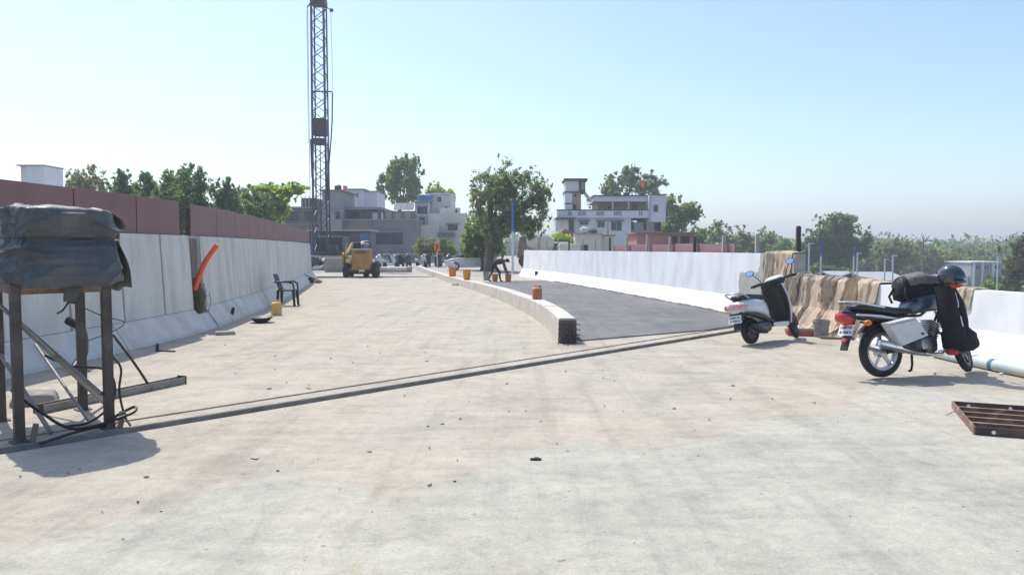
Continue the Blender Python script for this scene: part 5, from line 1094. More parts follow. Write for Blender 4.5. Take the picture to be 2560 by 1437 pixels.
for s_ in (-1, 1): m.bar((1.25, s_ * .08, .3), (.98, s_ * .08, .85), .04)
m.build('fork', 'alloy', pmb); m = MB(); m.loft([se_ring(*q, 12, 3) for q in ((1.0, .92, .08, .08), (1.12, .92, .11, .12), (1.18, .9, .08, .09))]); m.build('headlight', 'engine', pmb, 40)
m = MB(); m.tube([(.8, -.36, 1.02), (.9, -.1, 1.0), (.9, .1, 1.0), (.8, .36, 1.02)], .02, 8)
for s_ in (-1, 1): m.tube([(.86, s_ * .22, 1.0), (.84, s_ * .33, 1.18)], .012, 6); m.ball((.83, s_ * .35, 1.2), (.02, .07, .05), 8, 6)
m.build('handlebar', 'black', pmb, 40)
row = [  # px, depth, heading, kind, recolour, label
 (938, 57.5, -62, 's', None, 'white scooter next to the loader at the start of the parked row'),
 (962, 59, -32, 's', 'silver', 'silver scooter turned side on near the start of the parked row'),
 (990, 60, -78, 'm', None, 'dark motorcycle facing us beside the side-on silver scooter'),
 (1008, 61, -100, 's', 'black', 'black scooter fourth from the loader in the parked row'),
 (1026, 61, -95, 's', 'bluegrey', 'slate grey scooter midway along the parked row'),
 (1044, 61, -50, 's', 'silver', 'silver scooter angled by the far end of the pale kerb'),
 (1060, 61.5, -82, 'm', None, 'dark motorcycle just beyond the angled silver scooter'),
 (1074, 62, -95, 's', 'tank', 'first black scooter below the first chevron sign'),
 (1090, 62, -75, 's', 'black', 'second black scooter below the first chevron sign'),
 (1104, 62.5, -90, 'm', None, 'dark motorcycle behind the bright orange bucket'),
 (1122, 63, -85, 's', 'bluegrey', 'grey blue scooter right of the bright orange bucket'),
 (1140, 63, -70, 'm', None, 'dark motorcycle behind the amber bucket'),
 (1158, 63, -92, 's', 'bluesheet', 'blue scooter at the far end of the parked row'),
 (1174, 63.5, -84, 'm', None, 'last dark motorcycle of the parked row, next to the silver car'),
]
first = {'s': True, 'm': True}
for px, Y, hd, kd, rec, lb in row:
    src = ps if kd == 's' else pmb; x = (px - 1280) * Y / 1900
    if first[kd]: o = src; first[kd] = False; o.location = (x, Y, 0); o.rotation_euler = (0, 0, R(hd)); o['label'] = lb
    else: o = copy_to(src, lb, (x, Y, 0), R(hd))
    if rec:
        for c in o.children:
            if c.name.split('.')[0] in ('rear_body', 'leg_shield') + (('headset',) if rec in ('black', 'engine', 'bluegrey', 'tank', 'bluesheet') else ()):
                c.material_slots[0].link = 'OBJECT'; c.material_slots[0].material = M[rec]
# silver car by the trunk
def car(label, loc, rz, paint, group=None, h=1.45, L=3.7, name='parked_car', cat='car'):
    t = thing(name, label, cat, loc, rz, group); hw = .78
    def ring(x, zb, zt, w): return [Vector((x, s * w * f, z)) for s, f, z in ((1, 1, zb), (1, 1.0, zb + (zt - zb) * .6), (1, .93, zt), (-1, .93, zt), (-1, 1.0, zb + (zt - zb) * .6), (-1, 1, zb))]
    m = MB(); m.loft([ring(-L / 2, .42, .72, .66), ring(-L / 2 + .12, .28, .86, .75), ring(-L * .25, .25, .90, hw), ring(L * .15, .25, .90, hw), ring(L * .36, .27, .82, .76), ring(L / 2 - .08, .3, .70, .68), ring(L / 2, .4, .62, .6)]); m.build('body', paint, t, 35, bevel=.03)
    m = MB(); m.loft([[Vector((-L / 2 + .2, s * .66, .87)) for s in (1, -1)] + [Vector((L * .26, s * .68, .87)) for s in (-1, 1)], [Vector((-L / 2 + .45, s * .55, h - .06)) for s in (1, -1)] + [Vector((L * .08, s * .55, h - .06)) for s in (-1, 1)]]); cb_ = m.build('cabin_glass', 'glass', t, bevel=.03)
    m = MB(); m.loft([[Vector((-L / 2 + .42, s * .57, h - .06)) for s in (1, -1)] + [Vector((L * .09, s * .57, h - .06)) for s in (-1, 1)], [Vector((-L / 2 + .55, s * .48, h)) for s in (1, -1)] + [Vector((L * .04, s * .48, h)) for s in (-1, 1)]]); m.build('roof', paint, t, 35, bevel=.02)
    for sx in (-L * .31, L * .31):
        for s in (-1, 1):
            m = MB(); m.lathe([(.17, -.08), (.27, -.09), (.29, -.05), (.29, .05), (.27, .09), (.17, .08)], (0, 0, 0), 18, (R(90), 0, 0), cap=False); w_ = m.build('wheel', 'rubber', t, 40, loc=(sx, s * .72, .29))
            m = MB(); m.cyl((0, -.07, 0), (0, .07, 0), .175, n=16); m.build('rim', 'alloy', w_, 40)
    for s in (-1, 1):
        m = MB(); m.box((L / 2 - .06, s * .5, .64), (.12, .24, .12)); m.build('headlight', 'plate', t, bevel=.02); m = MB(); m.box((-L / 2 + .04, s * .56, .70), (.1, .14, .16)); m.build('tail_light', 'redlens', t, bevel=.02)
    for k, x in enumerate((-.55, .28)):
        for s in (-1, 1): m = MB(); m.box((x, s * .785, .62), (.78, .012, .5)); d_ = m.build('door', paint, t, bevel=.006); m2 = MB(); m2.box((x - .25, s * .795, .76), (.14, .02, .03)); m2.build('handle', 'trim', d_)
    return t
car('silver grey hatchback parked beyond the worker beside the tree trunk', (-2.87, 53.5, 0), R(188), 'silver')
car('white van roof and windows showing above the white parapet', (4.72, 66, 0), R(0), 'plate', h=2.05, L=3.4, name='parked_van', cat='van')

# concrete mixer truck behind the parapet
mx_ = thing('mixer_truck', 'concrete mixer truck with cream drum showing above the white parapet', 'mixer truck', (2.12, 62, 0), R(0))
m = MB(); m.lathe([(.22, -1.5), (.42, -1.45), (.78, -.75), (.88, -.1), (.85, .5), (.5, 1.15), (.2, 1.2)], (0.1, 0, 2.05), 24, (0, R(100), 0)); m.build('drum', 'bcream', mx_, 40)
m = MB(); m.lathe([(.87, -.03), (.90, 0), (.87, .03)], (0.12, 0, 2.04), 24, (0, R(100), 0)); m.build('drum_ring', 'redtray', mx_, 40)
m = MB(); m.lathe([(.2, -.25), (.46, .3), (.48, .32)], (-1.15, 0, 2.75), 16); m.build('hopper', 'wood', mx_, 40)
m = MB(); m.prism([(-1.7, .9), (-1.0, .9), (-.95, 2.45), (-1.5, 2.45)], -.6, .6, axis='y'); m.build('rear_stand', 'rust', mx_, bevel=.02)
bxp(mx_, 'chassis', (-1.7, -.5, .75), (3.2, .5, 1.0), 'redtray', .02); bxp(mx_, 'cab', (1.7, -1.0, .6), (3.2, 1.0, 1.9), 'bcream', .08)
for x in (-1.1, -.1, 2.5):
    for s in (-1, 1): m = MB(); m.lathe([(.25, -.12), (.48, -.12), (.5, 0), (.48, .12), (.25, .12)], (x, s * .85, .5), 18, (R(90), 0, 0)); m.build('wheel', 'rubber', mx_, 40)
# two-colour pole
pl = thing('marker_pole', 'tall pole, blue above and white below, in front of the big tree', 'pole', (0.04, 46, 0))
m = MB(); m.cyl((0, 0, -.2), (0, 0, 2.55), .075, .07, 12); m.build('lower_pole', 'polewhite', pl, 40); m = MB(); m.cyl((0, 0, 2.553), (0, 0, 4.3), .07, .06, 12); m.box((0.0, 0, 2.62), (.25, .06, .06)); m.build('upper_pole', 'poleblue', pl, 40)

# ------------------------------------------------------------------ buildings
class Bld:
    def __init__(s, name, label, cat, x, y, z=0.0): s.o = thing(name, label, cat, (x, y, z)); s.b = (x, y, z)
    def box(s, name, x0, x1, z0, z1, d0, d1, mt, bev=0, parent=None):
        m = MB(); m.span((x0 - s.b[0], d0, z0 - s.b[2]), (x1 - s.b[0], d1, z1 - s.b[2])); return m.build(name, mt, parent or s.o, bevel=bev)
    def win(s, x0, x1, z0, z1, d, shade=True, fm='trim', nx=2, pane='glass', bars=1):
        x0 -= s.b[0]; x1 -= s.b[0]; z0 -= s.b[2]; z1 -= s.b[2]; t = .06
        m = MB()
        for a, b in (((x0, d - .05, z0), (x0 + t, d - .004, z1)), ((x1 - t, d - .05, z0), (x1, d - .004, z1)), ((x0 + t, d - .05, z0), (x1 - t, d - .004, z0 + t)), ((x0 + t, d - .05, z1 - t), (x1 - t, d - .004, z1))): m.span(a, b)
        for k in range(1, nx): xm = x0 + (x1 - x0) * k / nx; m.span((xm - .025, d - .046, z0 + t), (xm + .025, d - .005, z1 - t))
        f = m.build('window', fm, s.o)
        for k in range(nx):
            a, b = x0 + (x1 - x0) * k / nx, x0 + (x1 - x0) * (k + 1) / nx
            m = MB(); m.span((a + .05, d - .022, z0 + t), (b - .05, d - .006, z1 - t)); m.build('pane', pane, f)
        if shade: m = MB(); m.span((x0 - .2, d - .5, z1 + .06), (x1 + .2, d - .003, z1 + .15)); m.build('sunshade', 'bgrey2' if fm == 'trim' else 'trim', f)
        return f
    def opening(s, x0, x1, z0, z1, d, mt='opening'):
        return s.box('opening', x0, x1, z0, z1, d - .03, d - .004, mt)
Y1 = 80.0
A = Bld('grey_building', 'grey rendered building with a stair tower behind the loader', 'building', -15.98, Y1)
A.box('wall', -18.42, -10.01, -.5, 4.44, 0, 12, 'bgrey')
A.box('roof_edge', -18.59, -9.88, 4.44 + .003, 4.57, -.25, 12.2, 'bgrey2')
A.box('wall_rib', -14.89, -14.68, 0, 4.44 - .01, -.12, -.003, 'bgrey')
A.win(-14.30, -11.48, 1.93, 3.14, 0, True, 'trim', 4)
A.box('opening', -17.03, -15.35, 0.71, 2.81, -.03, -.004, 'opening'); A.box('sunshade', -17.20, -15.18, 2.89, 2.98, -.6, -.003, 'bgrey2')
A.box('stair_tower', -19.68, -17.74, -.5, 7.41, -.8, 6, 'bgrey2'); A.box('tower_cap', -19.85, -17.41, 7.41 + .003, 7.57, -1.1, 6.4, 'bgrey')
A.win(-18.33, -17.83, 4.53, 5.28, -.8, True, 'trim', 1); A.win(-18.42, -17.87, 1.93, 2.77, -.8, True, 'trim', 1)
A.box('upper_floor', -17.58, -16.27, 4.57, 5.65, 2.0, 9, 'bgrey'); A.box('veranda_post', -14.46, -14.09, 4.57, 5.65, 2.0, 2.4, 'bgrey')
A.box('canopy_slab', -17.74, -13.96, 5.65 + .003, 5.90, 1.0, 9.5, 'bgrey2'); A.opening(-17.45, -16.40, 4.61, 5.45, 2.0)
A.box('terrace_wall', -14.04, -10.43, 4.61, 5.57, 3.0, 3.3, 'bgrey')
for px in (953, 977, 1003): A.box('terrace_panel', (px - 1280) * 80 / 1900, (px + 15 - 1280) * 80 / 1900, 4.69, 5.49, 2.95, 2.997, 'btan')
tk = MB(); tk.lathe([(0, 0), (.36, 0), (.38, .1), (.36, .2), (.38, .3), (.36, .4), (.38, .5), (.36, .62), (.2, .74), (0, .76)], n=16); tag(tk.build('water_tank', 'ptank', loc=(-18.67, Y1 + 2, 7.57 + .003), smooth=40), 'black plastic water tank on the grey stair tower', 'water tank')
B = Bld('grey_building', 'two storey grey building left of the piling rig mast', 'building', -23.18, 84.0)
B.box('wall', -25.87, -20.66, -.5, 5.86, 0, 12, 'bgrey'); B.box('roof_edge', -26.05, -20.62, 5.86 + .003, 6.08, -.4, 12.3, 'bgrey2')
B.win(-24.95, -23.44, 4.54, 5.55, 0, True, 'trim', 3); B.win(-22.83, -21.77, 4.54, 5.55, 0, True, 'trim', 2)
B.box('floor_band', -25.92, -20.71, 4.06, 4.24, -.15, -.003, 'bgrey2')
B.box('roof_cabin', -23.49, -21.81, 6.08 + .003, 7.09, 1, 4, 'trim')
for k in range(4): B.box('roof_frame', (752 + 9 * k - 1280) * 84 / 1900, (754 + 9 * k - 1280) * 84 / 1900, 6.08 + .01, 7.22, .6, .7, 'postpale')
H = Bld('roof_hut', 'pale blue white hut standing behind the grey terrace', 'building', -18.23, 92.0)
H.box('wall', -20.12, -17.80, 0, 8.52, 0, 6, 'bwhite'); H.box('wall', -17.80 + .003, -16.30, 0, 8.33, .4, 6, 'bwhite'); H.box('roof', -20.26, -17.70, 8.52 + .003, 8.67, -.3, 6.3, 'bgrey2')
H.box('roof', -17.70 + .003, -16.20, 8.33 + .003, 8.43, .1, 6.3, 'bgrey2')
H.win(-18.76, -18.52, 7.66, 8.09, 0, False, 'trim', 1)
def flag(label, x, y, z, h, mt='saffron'):
    t = thing('flag', label, 'flag', (x, y, z)); m = MB(); m.cyl((0, 0, 0), (0, 0, h), .03, n=6); m.build('pole', 'postdark', t, 40)
    m = MB(); m.grid(lambda a, b: Vector((.03 + .45 * a * (1 - .35 * b), .08 * math.sin(5 * a + 2 * b), h - .02 - .75 * b - .12 * a)), 8, 8); m.build('cloth', mt, t, 60, fix=False)
flag('small saffron flag in front of the pale blue hut', -17.79, Y1 + .6, 6.57, 1.6)
C = Bld('white_building', 'cream and white building with a blue tank on its roof', 'building', -8.14, 86.0)
C.box('wall', -10.94, -9.40, -.5, 6.64, 0, 10, 'bwhite'); C.box('roof_edge', -11.03, -9.31, 6.64 + .003, 6.81, -.3, 10, 'bgrey2')
C.win(-10.67, -9.54, 5.38, 6.14, 0, True, 'trim', 3); C.win(-10.53, -9.85, 4.25, 4.97, 0, True, 'trim', 2)
C.box('wall', -9.40 + .003, -5.29, -.5, 5.42, -.4, 10, 'bcream'); C.box('parapet', -8.14, -5.88, 5.42 + .003, 6.10, .5, 1, 'bcream')
C.box('upper_floor', -9.31, -7.05, 5.42 + .004, 7.71, 2, 9, 'bcream'); C.box('roof_edge', -9.45, -6.92, 7.71 + .003, 7.85, 1.7, 9.2, 'bwhite')
C.win(-8.59, -8.18, 6.86, 7.40, 2, False, 'trim', 2); C.win(-7.77, -7.41, 5.60, 6.28, 2, False, 'trim', 1)
C.win(-7.19, -6.10, 3.53, 4.16, -.4, True, 'trim', 3); C.win(-6.42, -6.19, 5.56, 5.92, .5, False, 'trim', 1)
C.box('balcony', -10.49, -8.05, 0, 4.07, -2.4, -.41, 'bcream'); C.box('awning', -8.09, -6.33, 2.72, 3.22, -3, -.42, 'bluegrey')
for px in (1052, 1068): m = MB(); m.lathe([(0, 0), (.5, 0), (.52, .4), (.5, .75), (.2, .9), (0, .92)], n=14); tag(m.build('water_tank', 'bluesheet', loc=((px - 1280) * 86 / 1900, 87.5, 6.81 + .003), smooth=40), ('blue water tank at the edge of the white building roof' if px < 1060 else 'second blue water tank against the cream upper floor'), 'water tank')
for k in range(3):
    m = MB(); m.box((0, 0, .3), (.75, .04, 1.2), (R(-50), 0, 0)); m.bar((-.3, 0.4, -.32), (-.3, .4, .65), .04); tag(m.build('solar_panel', 'bluegrey', loc=(((992 + 16 * k) - 1280) * 82 / 1900, 83.0, 5.76)), ('first', 'middle', 'last')[k] + ' tilted solar panel of three above the grey terrace', 'solar panel', 'solar panels above the terrace')
SB = Bld('bus_shelter', 'small shelter with flat cream roof left of the dark trunk', 'shelter', -3.63, 64.0)
SB.box('roof', -4.47, -2.72, 2.02, 2.22, -.8, 1.2, 'cream', .02)
for px in (1150, 1163, 1180, 1196): SB.box('post', (px - 1280) * 64 / 1900, (px + 2 - 1280) * 64 / 1900, 0, 2.02 - .003, -.6, -.5, 'polewhite')
SB.box('back_wall', -4.41, -2.79, .3, 1.82, .9, 1.0, 'bgrey'); SB.box('bench', -4.31, -2.86, .42, .5, .2, .85, 'wood')

D = Bld('white_house', 'white house with a slender stair tower beyond the white parapet', 'house', 11.07, 86.0)
y_ = 86
D.box('wall', 7.05, 13.43, -1, 5.11, 0, 10, 'bwhite'); D.box('terrace_parapet', 5.06, 15.46, 5.11 + .003, 5.74, -.25, -.05, 'bwhite'); D.box('parapet_cap', 5.02, 15.50, 5.74 + .003, 5.87, -.3, 0, 'trim')
D.box('terrace_slab', 5.06, 15.46, 4.93, 5.11, -.28, 9.9, 'bwhite')
for g0, n_ in ((1420, 2), (1445, 4), (1490, 4), (1534, 4), (1596, 2)):
    for k in range(n_): D.box('baluster_gap', (g0 + k * 5 - 1280) * 86 / 1900, (g0 + k * 5 + 2.6 - 1280) * 86 / 1900, 5.20, 5.65, -.262, -.252, 'trim')
D.box('tower', 5.97, 6.78, -1, 7.76, -.1, 3, 'bwhite'); D.box('tower_side', 6.78 + .003, -28.79 * 0 + 7.82, -1, 7.76, .5, 3, 'btan')
D.box('tower_band', 5.88, 7.50, 7.76 + .003, 7.89, -.3, 3.2, 'trim'); D.box('tower_band', 5.92, 6.83, 6.46, 6.59, -.2, -.103, 'trim')
D.box('tower_top', 6.01, 7.50, 7.89 + .003, 9.05, -.1, 3, 'bwhite'); D.box('tower_corner', 7.50 + .003, 8.27, 7.76, 9.05, .2, 3, 'trim'); D.box('tower_roof', 5.83, 8.45, 9.05 + .003, 9.32, -.6, 3.6, 'trim', .03)
D.win(7.87, 8.14, 8.20, 8.92, .2, False, 'bwhite', 1); D.opening(7.10, 7.28, 7.31, 7.58, .5); D.opening(6.92, 7.28, 5.87, 6.46, .5)
m = MB(); m.bar((8.23 - 11.07, 1.5, 7.94), (9.09 - 11.07, 1.5, 6.86), .9, .25); m.build('stair_flight', 'bwhite', D.o)
D.box('canopy', 4.88, 7.05, 4.70, 4.93 - .003, -1.6, 2, 'trim', .02); D.box('left_wing', 4.88, 7.01, -1, 4.70 - .003, -.6, 5, 'bwhite'); D.box('left_wing_corner', 6.37, 6.92, 0, 4.70 - .01, -.75, -.603, 'trim')
D.box('upper_wall', 9.94, 15.37, 5.11 + .004, 6.81, 2.2, 9, 'btan'); D.box('upper_beam', 9.31, 15.37, 6.81 + .003, 7.40, .6, 9, 'bwhite'); D.box('roof_edge', 9.22, 15.41, 7.40 + .003, 7.53, .4, 9.2, 'trim')
for px in (1531, 1571): D.box('veranda_post', (px - 1280) * 86 / 1900, (px + 4 - 1280) * 86 / 1900, 5.11 + .005, 6.81, .8, 1.1, 'bwhite')
D.opening(11.07, 11.66, 6.05, 6.37, 2.2); D.box('door', 13.88, 14.46, 5.11 + .01, 6.59, 2.14, 2.195, 'redroof')
D.box('right_wing', 15.37 + .003, 17.18, 4.48, 7.44, -.8, 8, 'bwhite'); D.box('roof_edge', 15.41, 17.27, 7.44 + .003, 7.55, -1, 8.2, 'trim'); D.win(15.78, 16.32, 5.56, 6.37, -.8, False, 'bgrey2', 1)
D.box('wing_rib', 15.32, 15.41, 4.48, 7.35, -.95, -.803, 'bgrey2')
D.box('lower_wing', 13.43 + .003, 17.00, -1, 4.48 - .003, .6, 8, 'bgrey2'); D.opening(13.43 + .1, 13.83, 3.58, 4.57, .6); D.opening(14.92, 15.23, 3.53, 4.39, .6); D.opening(16.18, 16.91, 3.44, 4.39, .6)  # shade on the lower wing is put into its grey wall colour
D.win(9.63, 10.44, 3.85, 4.52, 0, True, 'bgrey2', 2); D.win(11.17, 12.39, 3.49, 4.52, 0, True, 'bgrey2', 2); D.win(7.64, 8.59, 4.16, 4.52, 0, True, 'bgrey2', 2)
D.box('drain_pipe', 10.80, 10.85, 0, 4.88, -.1, -.003, 'bgrey2')
for px, w, lb in ((1541, .34, 'left of three dark tanks on the white house roof'), (1566, .36, 'middle of three dark tanks on the white house roof'), (1605, .32, 'dark tank under the saffron flag on the white house roof')):
    m = MB(); m.lathe([(0, 0), (w, 0), (w * 1.03, .2), (w, .38), (w * .5, .48), (0, .5)], n=14); tag(m.build('water_tank', 'ptank', loc=((px - 1280) * 88 / 1900, 88.5, 7.53 + .003), smooth=40), lb, 'water tank', 'tanks on the white house roof')
flag('saffron flag flying over the white house roof', 14.77, 88.0, 7.53, 1.9)
Eb = Bld('beige_shed', 'low beige flat roofed shed before the white house', 'shed', 8.01, 74.0)
Eb.box('wall', 6.15, 8.67, -.5, 2.87, 0, 5, 'bcream'); Eb.box('roof', 6.07, 8.79, 2.87 + .003, 2.99, -.3, 5.2, 'bgrey2'); Eb.box('wall', 8.67 + .003, 9.96, -.5, 2.71, .6, 5, 'bcream'); Eb.box('roof', 8.67, 10.11, 2.71 + .003, 2.83, .2, 5.2, 'wood')
Eb.opening(6.69, 7.39, 0, 1.86, 0, 'opening')
lump('covered_heap', 'pale sheeted heap on the roof of the beige shed', 'heap', (7.17, 75.5, 2.99), (.9, .8, .75), 'bcream', 41); lump('covered_heap', 'dark heap next to the pale one on the beige shed roof', 'heap', (8.04, 75.5, 2.99), (.9, .8, .5), 'postdark', 42)
Fb = Bld('red_roofed_hut', 'small hut with red roof behind the white van', 'hut', 5.46, 77.0)
Fb.box('wall', 4.78, 6.35, -.5, 2.84, 0, 4, 'btan'); m = MB(); m.prism([(4.61 - 5.46, 2.84), (6.48 - 5.46, 2.84), (6.31 - 5.46, 3.16), (5.26 - 5.46, 3.45)], -.5, 4.3, axis='y'); m.build('roof', 'redroof', Fb.o)
Gb = Bld('pink_shed', 'long low pink shed with dark openings beyond the posts', 'shed', 12.72, 63.0)
Gb.box('wall', 10.33, 15.10, -5, 2.71, 0, 5, 'bpink'); Gb.box('roof', 10.13, 15.27, 2.71 + .003, 2.84, -.5, 5.4, 'rust')
Gb.opening(12.95, 13.68, 1.81, 2.54, 0); Gb.opening(13.94, 14.67, 1.81, 2.51, 0); Gb.box('wall_band', 10.36, 15.07, 1.75, 1.78, -.06, -.003, 'rust')
Tb = Bld('white_tank_tower', 'white tank tower block above the maroon hoarding', 'tower', -75.44, 120.0, -5)
Tb.box('wall', -77.58, -76.19, -5, 14.39, .8, 5, 'bwhite'); Tb.box('wall', -76.19 + .003, -73.35, -5, 14.33, 0, 5, 'bwhite'); Tb.box('roof', -77.64, -73.29, 14.39 + .003, 14.58, -.2, 5.2, 'bgrey2')
# sheds and buildings on the low ground
for nm, lb, a0, a1, yt, yb, Yd in (('metal_shed', 'grey sheet roofed shed on the low ground nearest the big round tree', 2092, 2158, 680, 697, 70), ('metal_shed', 'grey sheet roofed shed on the low ground behind the rucksack', 2170, 2275, 682, 700, 66)):
    x0, x1 = (a0 - 1280) * Yd / 1900, (a1 - 1280) * Yd / 1900; zt = 1.55 - (yt - 620) * Yd / 1900; zb = 1.55 - (yb - 620) * Yd / 1900
    q = Bld(nm, lb, 'shed', (x0 + x1) / 2, Yd, -5); q.box('wall', x0 + .2, x1 - .2, -5, zb - .05, .3, 6, 'bgrey2'); m = MB(); m.prism([(-.2, zb + 5 - .04), (3.2, zt + 5), (6.4, zb + 5), (6.4, zb + 4.9), (3.2, zt + 4.9), (-.2, zb + 4.86)], x0 - (x0 + x1) / 2, x1 - (x0 + x1) / 2, axis='x'); m.build('roof', 'roofsheet', q.o)
q = Bld('blue_grey_building', 'pale blue grey framed building far off beyond the near parapet block', 'building', 81.45, 130.0, -5)
q.box('wall', 78.85, 84.18, -5, -0.98, .3, 8, 'bgrey2'); q.box('roof_edge', 78.65, 84.39, -0.98 + .003, -0.77, 0, 8.3, 'bwhite')
for px in (2434, 2455, 2482, 2508): q.box('column', (px - 1280) * 130 / 1900, (px + 4 - 1280) * 130 / 1900, -5, -0.98 - .01, 0, .297, 'bwhite')
for px in (2441, 2462, 2490): q.win((px - 1280) * 130 / 1900, (px + 13 - 1280) * 130 / 1900, -2.28, -1.25, .3, False, 'bwhite', 2)
q.box('wall', 74.48, 78.78, -5, -3.24, 1, 8, 'bwhite')
# thin poles standing on the low ground
for px, top, bl, Yd, lb in ((2022, 632, 0, 45, 'thin white pole rising over the tangled sacking'), (2052, 640, 1, 42, 'thin pole with blue top behind the wide brown sack'), (2134, 640, 1, 48, 'taller thin pole in front of the big round tree'), (2143, 655, 0, 48, 'short thin pole close beside the taller one'), (2212, 670, 0, 50, 'thin pole above the last brown sack'), (2232, 662, 0, 47, 'thin pole above the rucksack'), (2402, 690, 0, 44, 'thin pole just right of the helmet'), (2494, 660, 0, 60, 'thin pole before the far blue grey building')):
    zt = 1.55 - (top - 620) * Yd / 1900; t = thing('street_pole', lb, 'pole', ((px - 1280) * Yd / 1900, Yd, -5), 0, 'thin poles on the low ground')
    m = MB(); m.cyl((0, 0, 0), (0, 0, zt + 5), .06, .05, 8); m.build('pole', 'polewhite', t, 40)
    m = MB(); m.cyl((0, 0, zt + 5.002), (0, 0, zt + 5.6), .05, n=8); m.box((0.12, 0, zt + 5.55), (.3, .08, .06)); m.build('lamp_head', 'poleblue' if bl else 'polewhite', t, 40)

# ------------------------------------------------------------------ trees
nrng = np.random.default_rng(3)
def leaves(name, mt, parent, clumps, n, size, droop=0.0, aspect=1.6):
    """clumps: rows of centre xyz, radii xyz"""
    C_ = np.array(clumps, float); vol = (C_[:, 3] * C_[:, 4] * C_[:, 5]) ** (2 / 3); idx = nrng.choice(len(C_), n, p=vol / vol.sum())
    d = nrng.normal(size=(n, 3)); d /= np.linalg.norm(d, axis=1)[:, None]; rad = nrng.random(n) ** 0.45
    c = C_[idx, :3] + np.clip(nrng.normal(size=(n, 3)) * .48, -1.25, 1.25) * C_[idx, 3:6]
    nn = nrng.normal(size=(n, 3)) + d * 0.6 + np.array([0, 0, .5]); nn /= np.linalg.norm(nn, axis=1)[:, None]
    a = np.cross(nn, nrng.normal(size=(n, 3))); a[:, 2] -= droop; a /= np.linalg.norm(a, axis=1)[:, None]; b = np.cross(nn, a); b /= np.linalg.norm(b, axis=1)[:, None]
    s = size * nrng.uniform(.55, 1.35, n)[:, None]
    v = np.stack([c - a * s * .5 * aspect, c + b * s * .38 + nn * s * .08, c + a * s * .5 * aspect, c - b * s * .38 + nn * s * .08], 1).reshape(-1, 3)
    me = bpy.data.meshes.new(name); me.vertices.add(4 * n); me.vertices.foreach_set('co', v.ravel()); me.loops.add(4 * n); me.loops.foreach_set('vertex_index', np.arange(4 * n, dtype=np.int32))
    me.polygons.add(n); me.polygons.foreach_set('loop_start', np.arange(0, 4 * n, 4, dtype=np.int32)); me.update(); me.validate(); me.materials.append(M[mt])
    o = bpy.data.objects.new(name, me); col.objects.link(o); o.parent = parent; return o
def subclumps(blobs, k, f=.42, sd=0, spray=1.0):
    r = random.Random(sd); out = []
    for b in blobs:
        for _ in range(k):
            while True:
                p = [r.uniform(-1, 1) for _ in range(3)]; q = sum(x * x for x in p)
                if .08 < q < 1: break
            ff = f * r.uniform(.55, 1.3); out.append([b[i] + p[i] * b[3 + i] * .85 for i in range(3)] + [b[3 + i] * ff for i in range(3)])
        for _ in range(int(k * 1.6 * spray)):          # sprays that break the outline
            p = Vector((r.gauss(0, 1), r.gauss(0, 1), r.gauss(.25, 1))).normalized() * r.uniform(.85, 1.28)
            ff = f * r.uniform(.16, .42); out.append([b[i] + p[i] * b[3 + i] for i in range(3)] + [b[3 + i] * ff for i in range(2)] + [b[5] * ff * r.uniform(.8, 2.0)])
    return out
def tree(label, x, y, base, blobs, mt, n, size, trunk_h, trunk_r, k=9, seed=0, group=None, name='tree', f=.42, droop=0., limbs=True, aspect=1.6, cat='tree'):
    """blobs in world coordinates"""
    t = thing(name, label, cat, (x, y, base), 0, group); r = random.Random(seed); m = MB()
    L = [[b[0] - x, b[1] - y, b[2] - base] + list(b[3:]) for b in blobs]
    m.tube([(0, 0, 0), (.05, 0, trunk_h * .35), (r.uniform(-.1, .1) * trunk_h * .2, 0, trunk_h * .7), (0, 0, trunk_h)], [trunk_r * 1.25, trunk_r, trunk_r * .85, trunk_r * .7], 9)
    if limbs:
        for b in L:
            mid = (b[0] * .5 + r.uniform(-.3, .3), b[1] * .5, trunk_h + (b[2] - trunk_h) * .45)
            m.tube([(0, 0, trunk_h * .8), mid, (b[0], b[1], b[2] + b[5] * .35)], [trunk_r * .55, trunk_r * .32, trunk_r * .08], 6)
            for _ in range(3): m.tube([mid, (b[0] + r.uniform(-.7, .7) * b[3], b[1] + r.uniform(-.6, .6) * b[4], b[2] + r.uniform(-.4, .7) * b[5])], [trunk_r * .22, trunk_r * .05], 5)
    m.build('trunk', 'bark', t, 60); leaves('crown', mt, t, subclumps(L, int(k * 2.2), f * .72, seed), int(n * 1.7), size * .74, droop, aspect); return t
def px_blobs(rows, Y):
    """rows: measured extents of a crown -> metres at its own distance"""
    out = []
    for a0, a1, y0, y1 in rows:
        cx, cz = ((a0 + a1) / 2 - 1280) * Y / 1900, 1.55 + (620 - (y0 + y1) / 2) * Y / 1900; rx, rz = (a1 - a0) / 2 * Y / 1900, (y1 - y0) / 2 * Y / 1900
        out.append((cx, Y + rnd.uniform(-.5, .5) * rx, cz, rx, max(rx, rz) * .8, rz))
    return out
def ptree(label, pxc, Y, base, rows, mt, n, size, th, tr, **kw): return tree(label, (pxc - 1280) * Y / 1900, Y, base, px_blobs(rows, Y), mt, n, size, th, tr, **kw)
LG = 'trees behind the maroon hoarding'
ptree('olive green bushy tree right of the white tank tower', 215, 62, -5, [(155, 275, 432, 560), (185, 250, 428, 500)], 'leafolive', 3600, .24, 6, .2, seed=1, group=LG)
ptree('dark pointed tree with curling top twigs behind the hoarding', 312, 54, -5, [(288, 340, 432, 520), (300, 325, 428, 470), (275, 350, 480, 620)], 'leafdark', 4200, .24, 6, .2, seed=2, group=LG, droop=.5)
ptree('dark feathery tree with bent top shoot', 385, 52, -5, [(345, 395, 448, 540), (355, 380, 430, 470), (330, 420, 480, 620)], 'leafdark', 4200, .24, 6, .2, seed=3, group=LG, droop=.5)
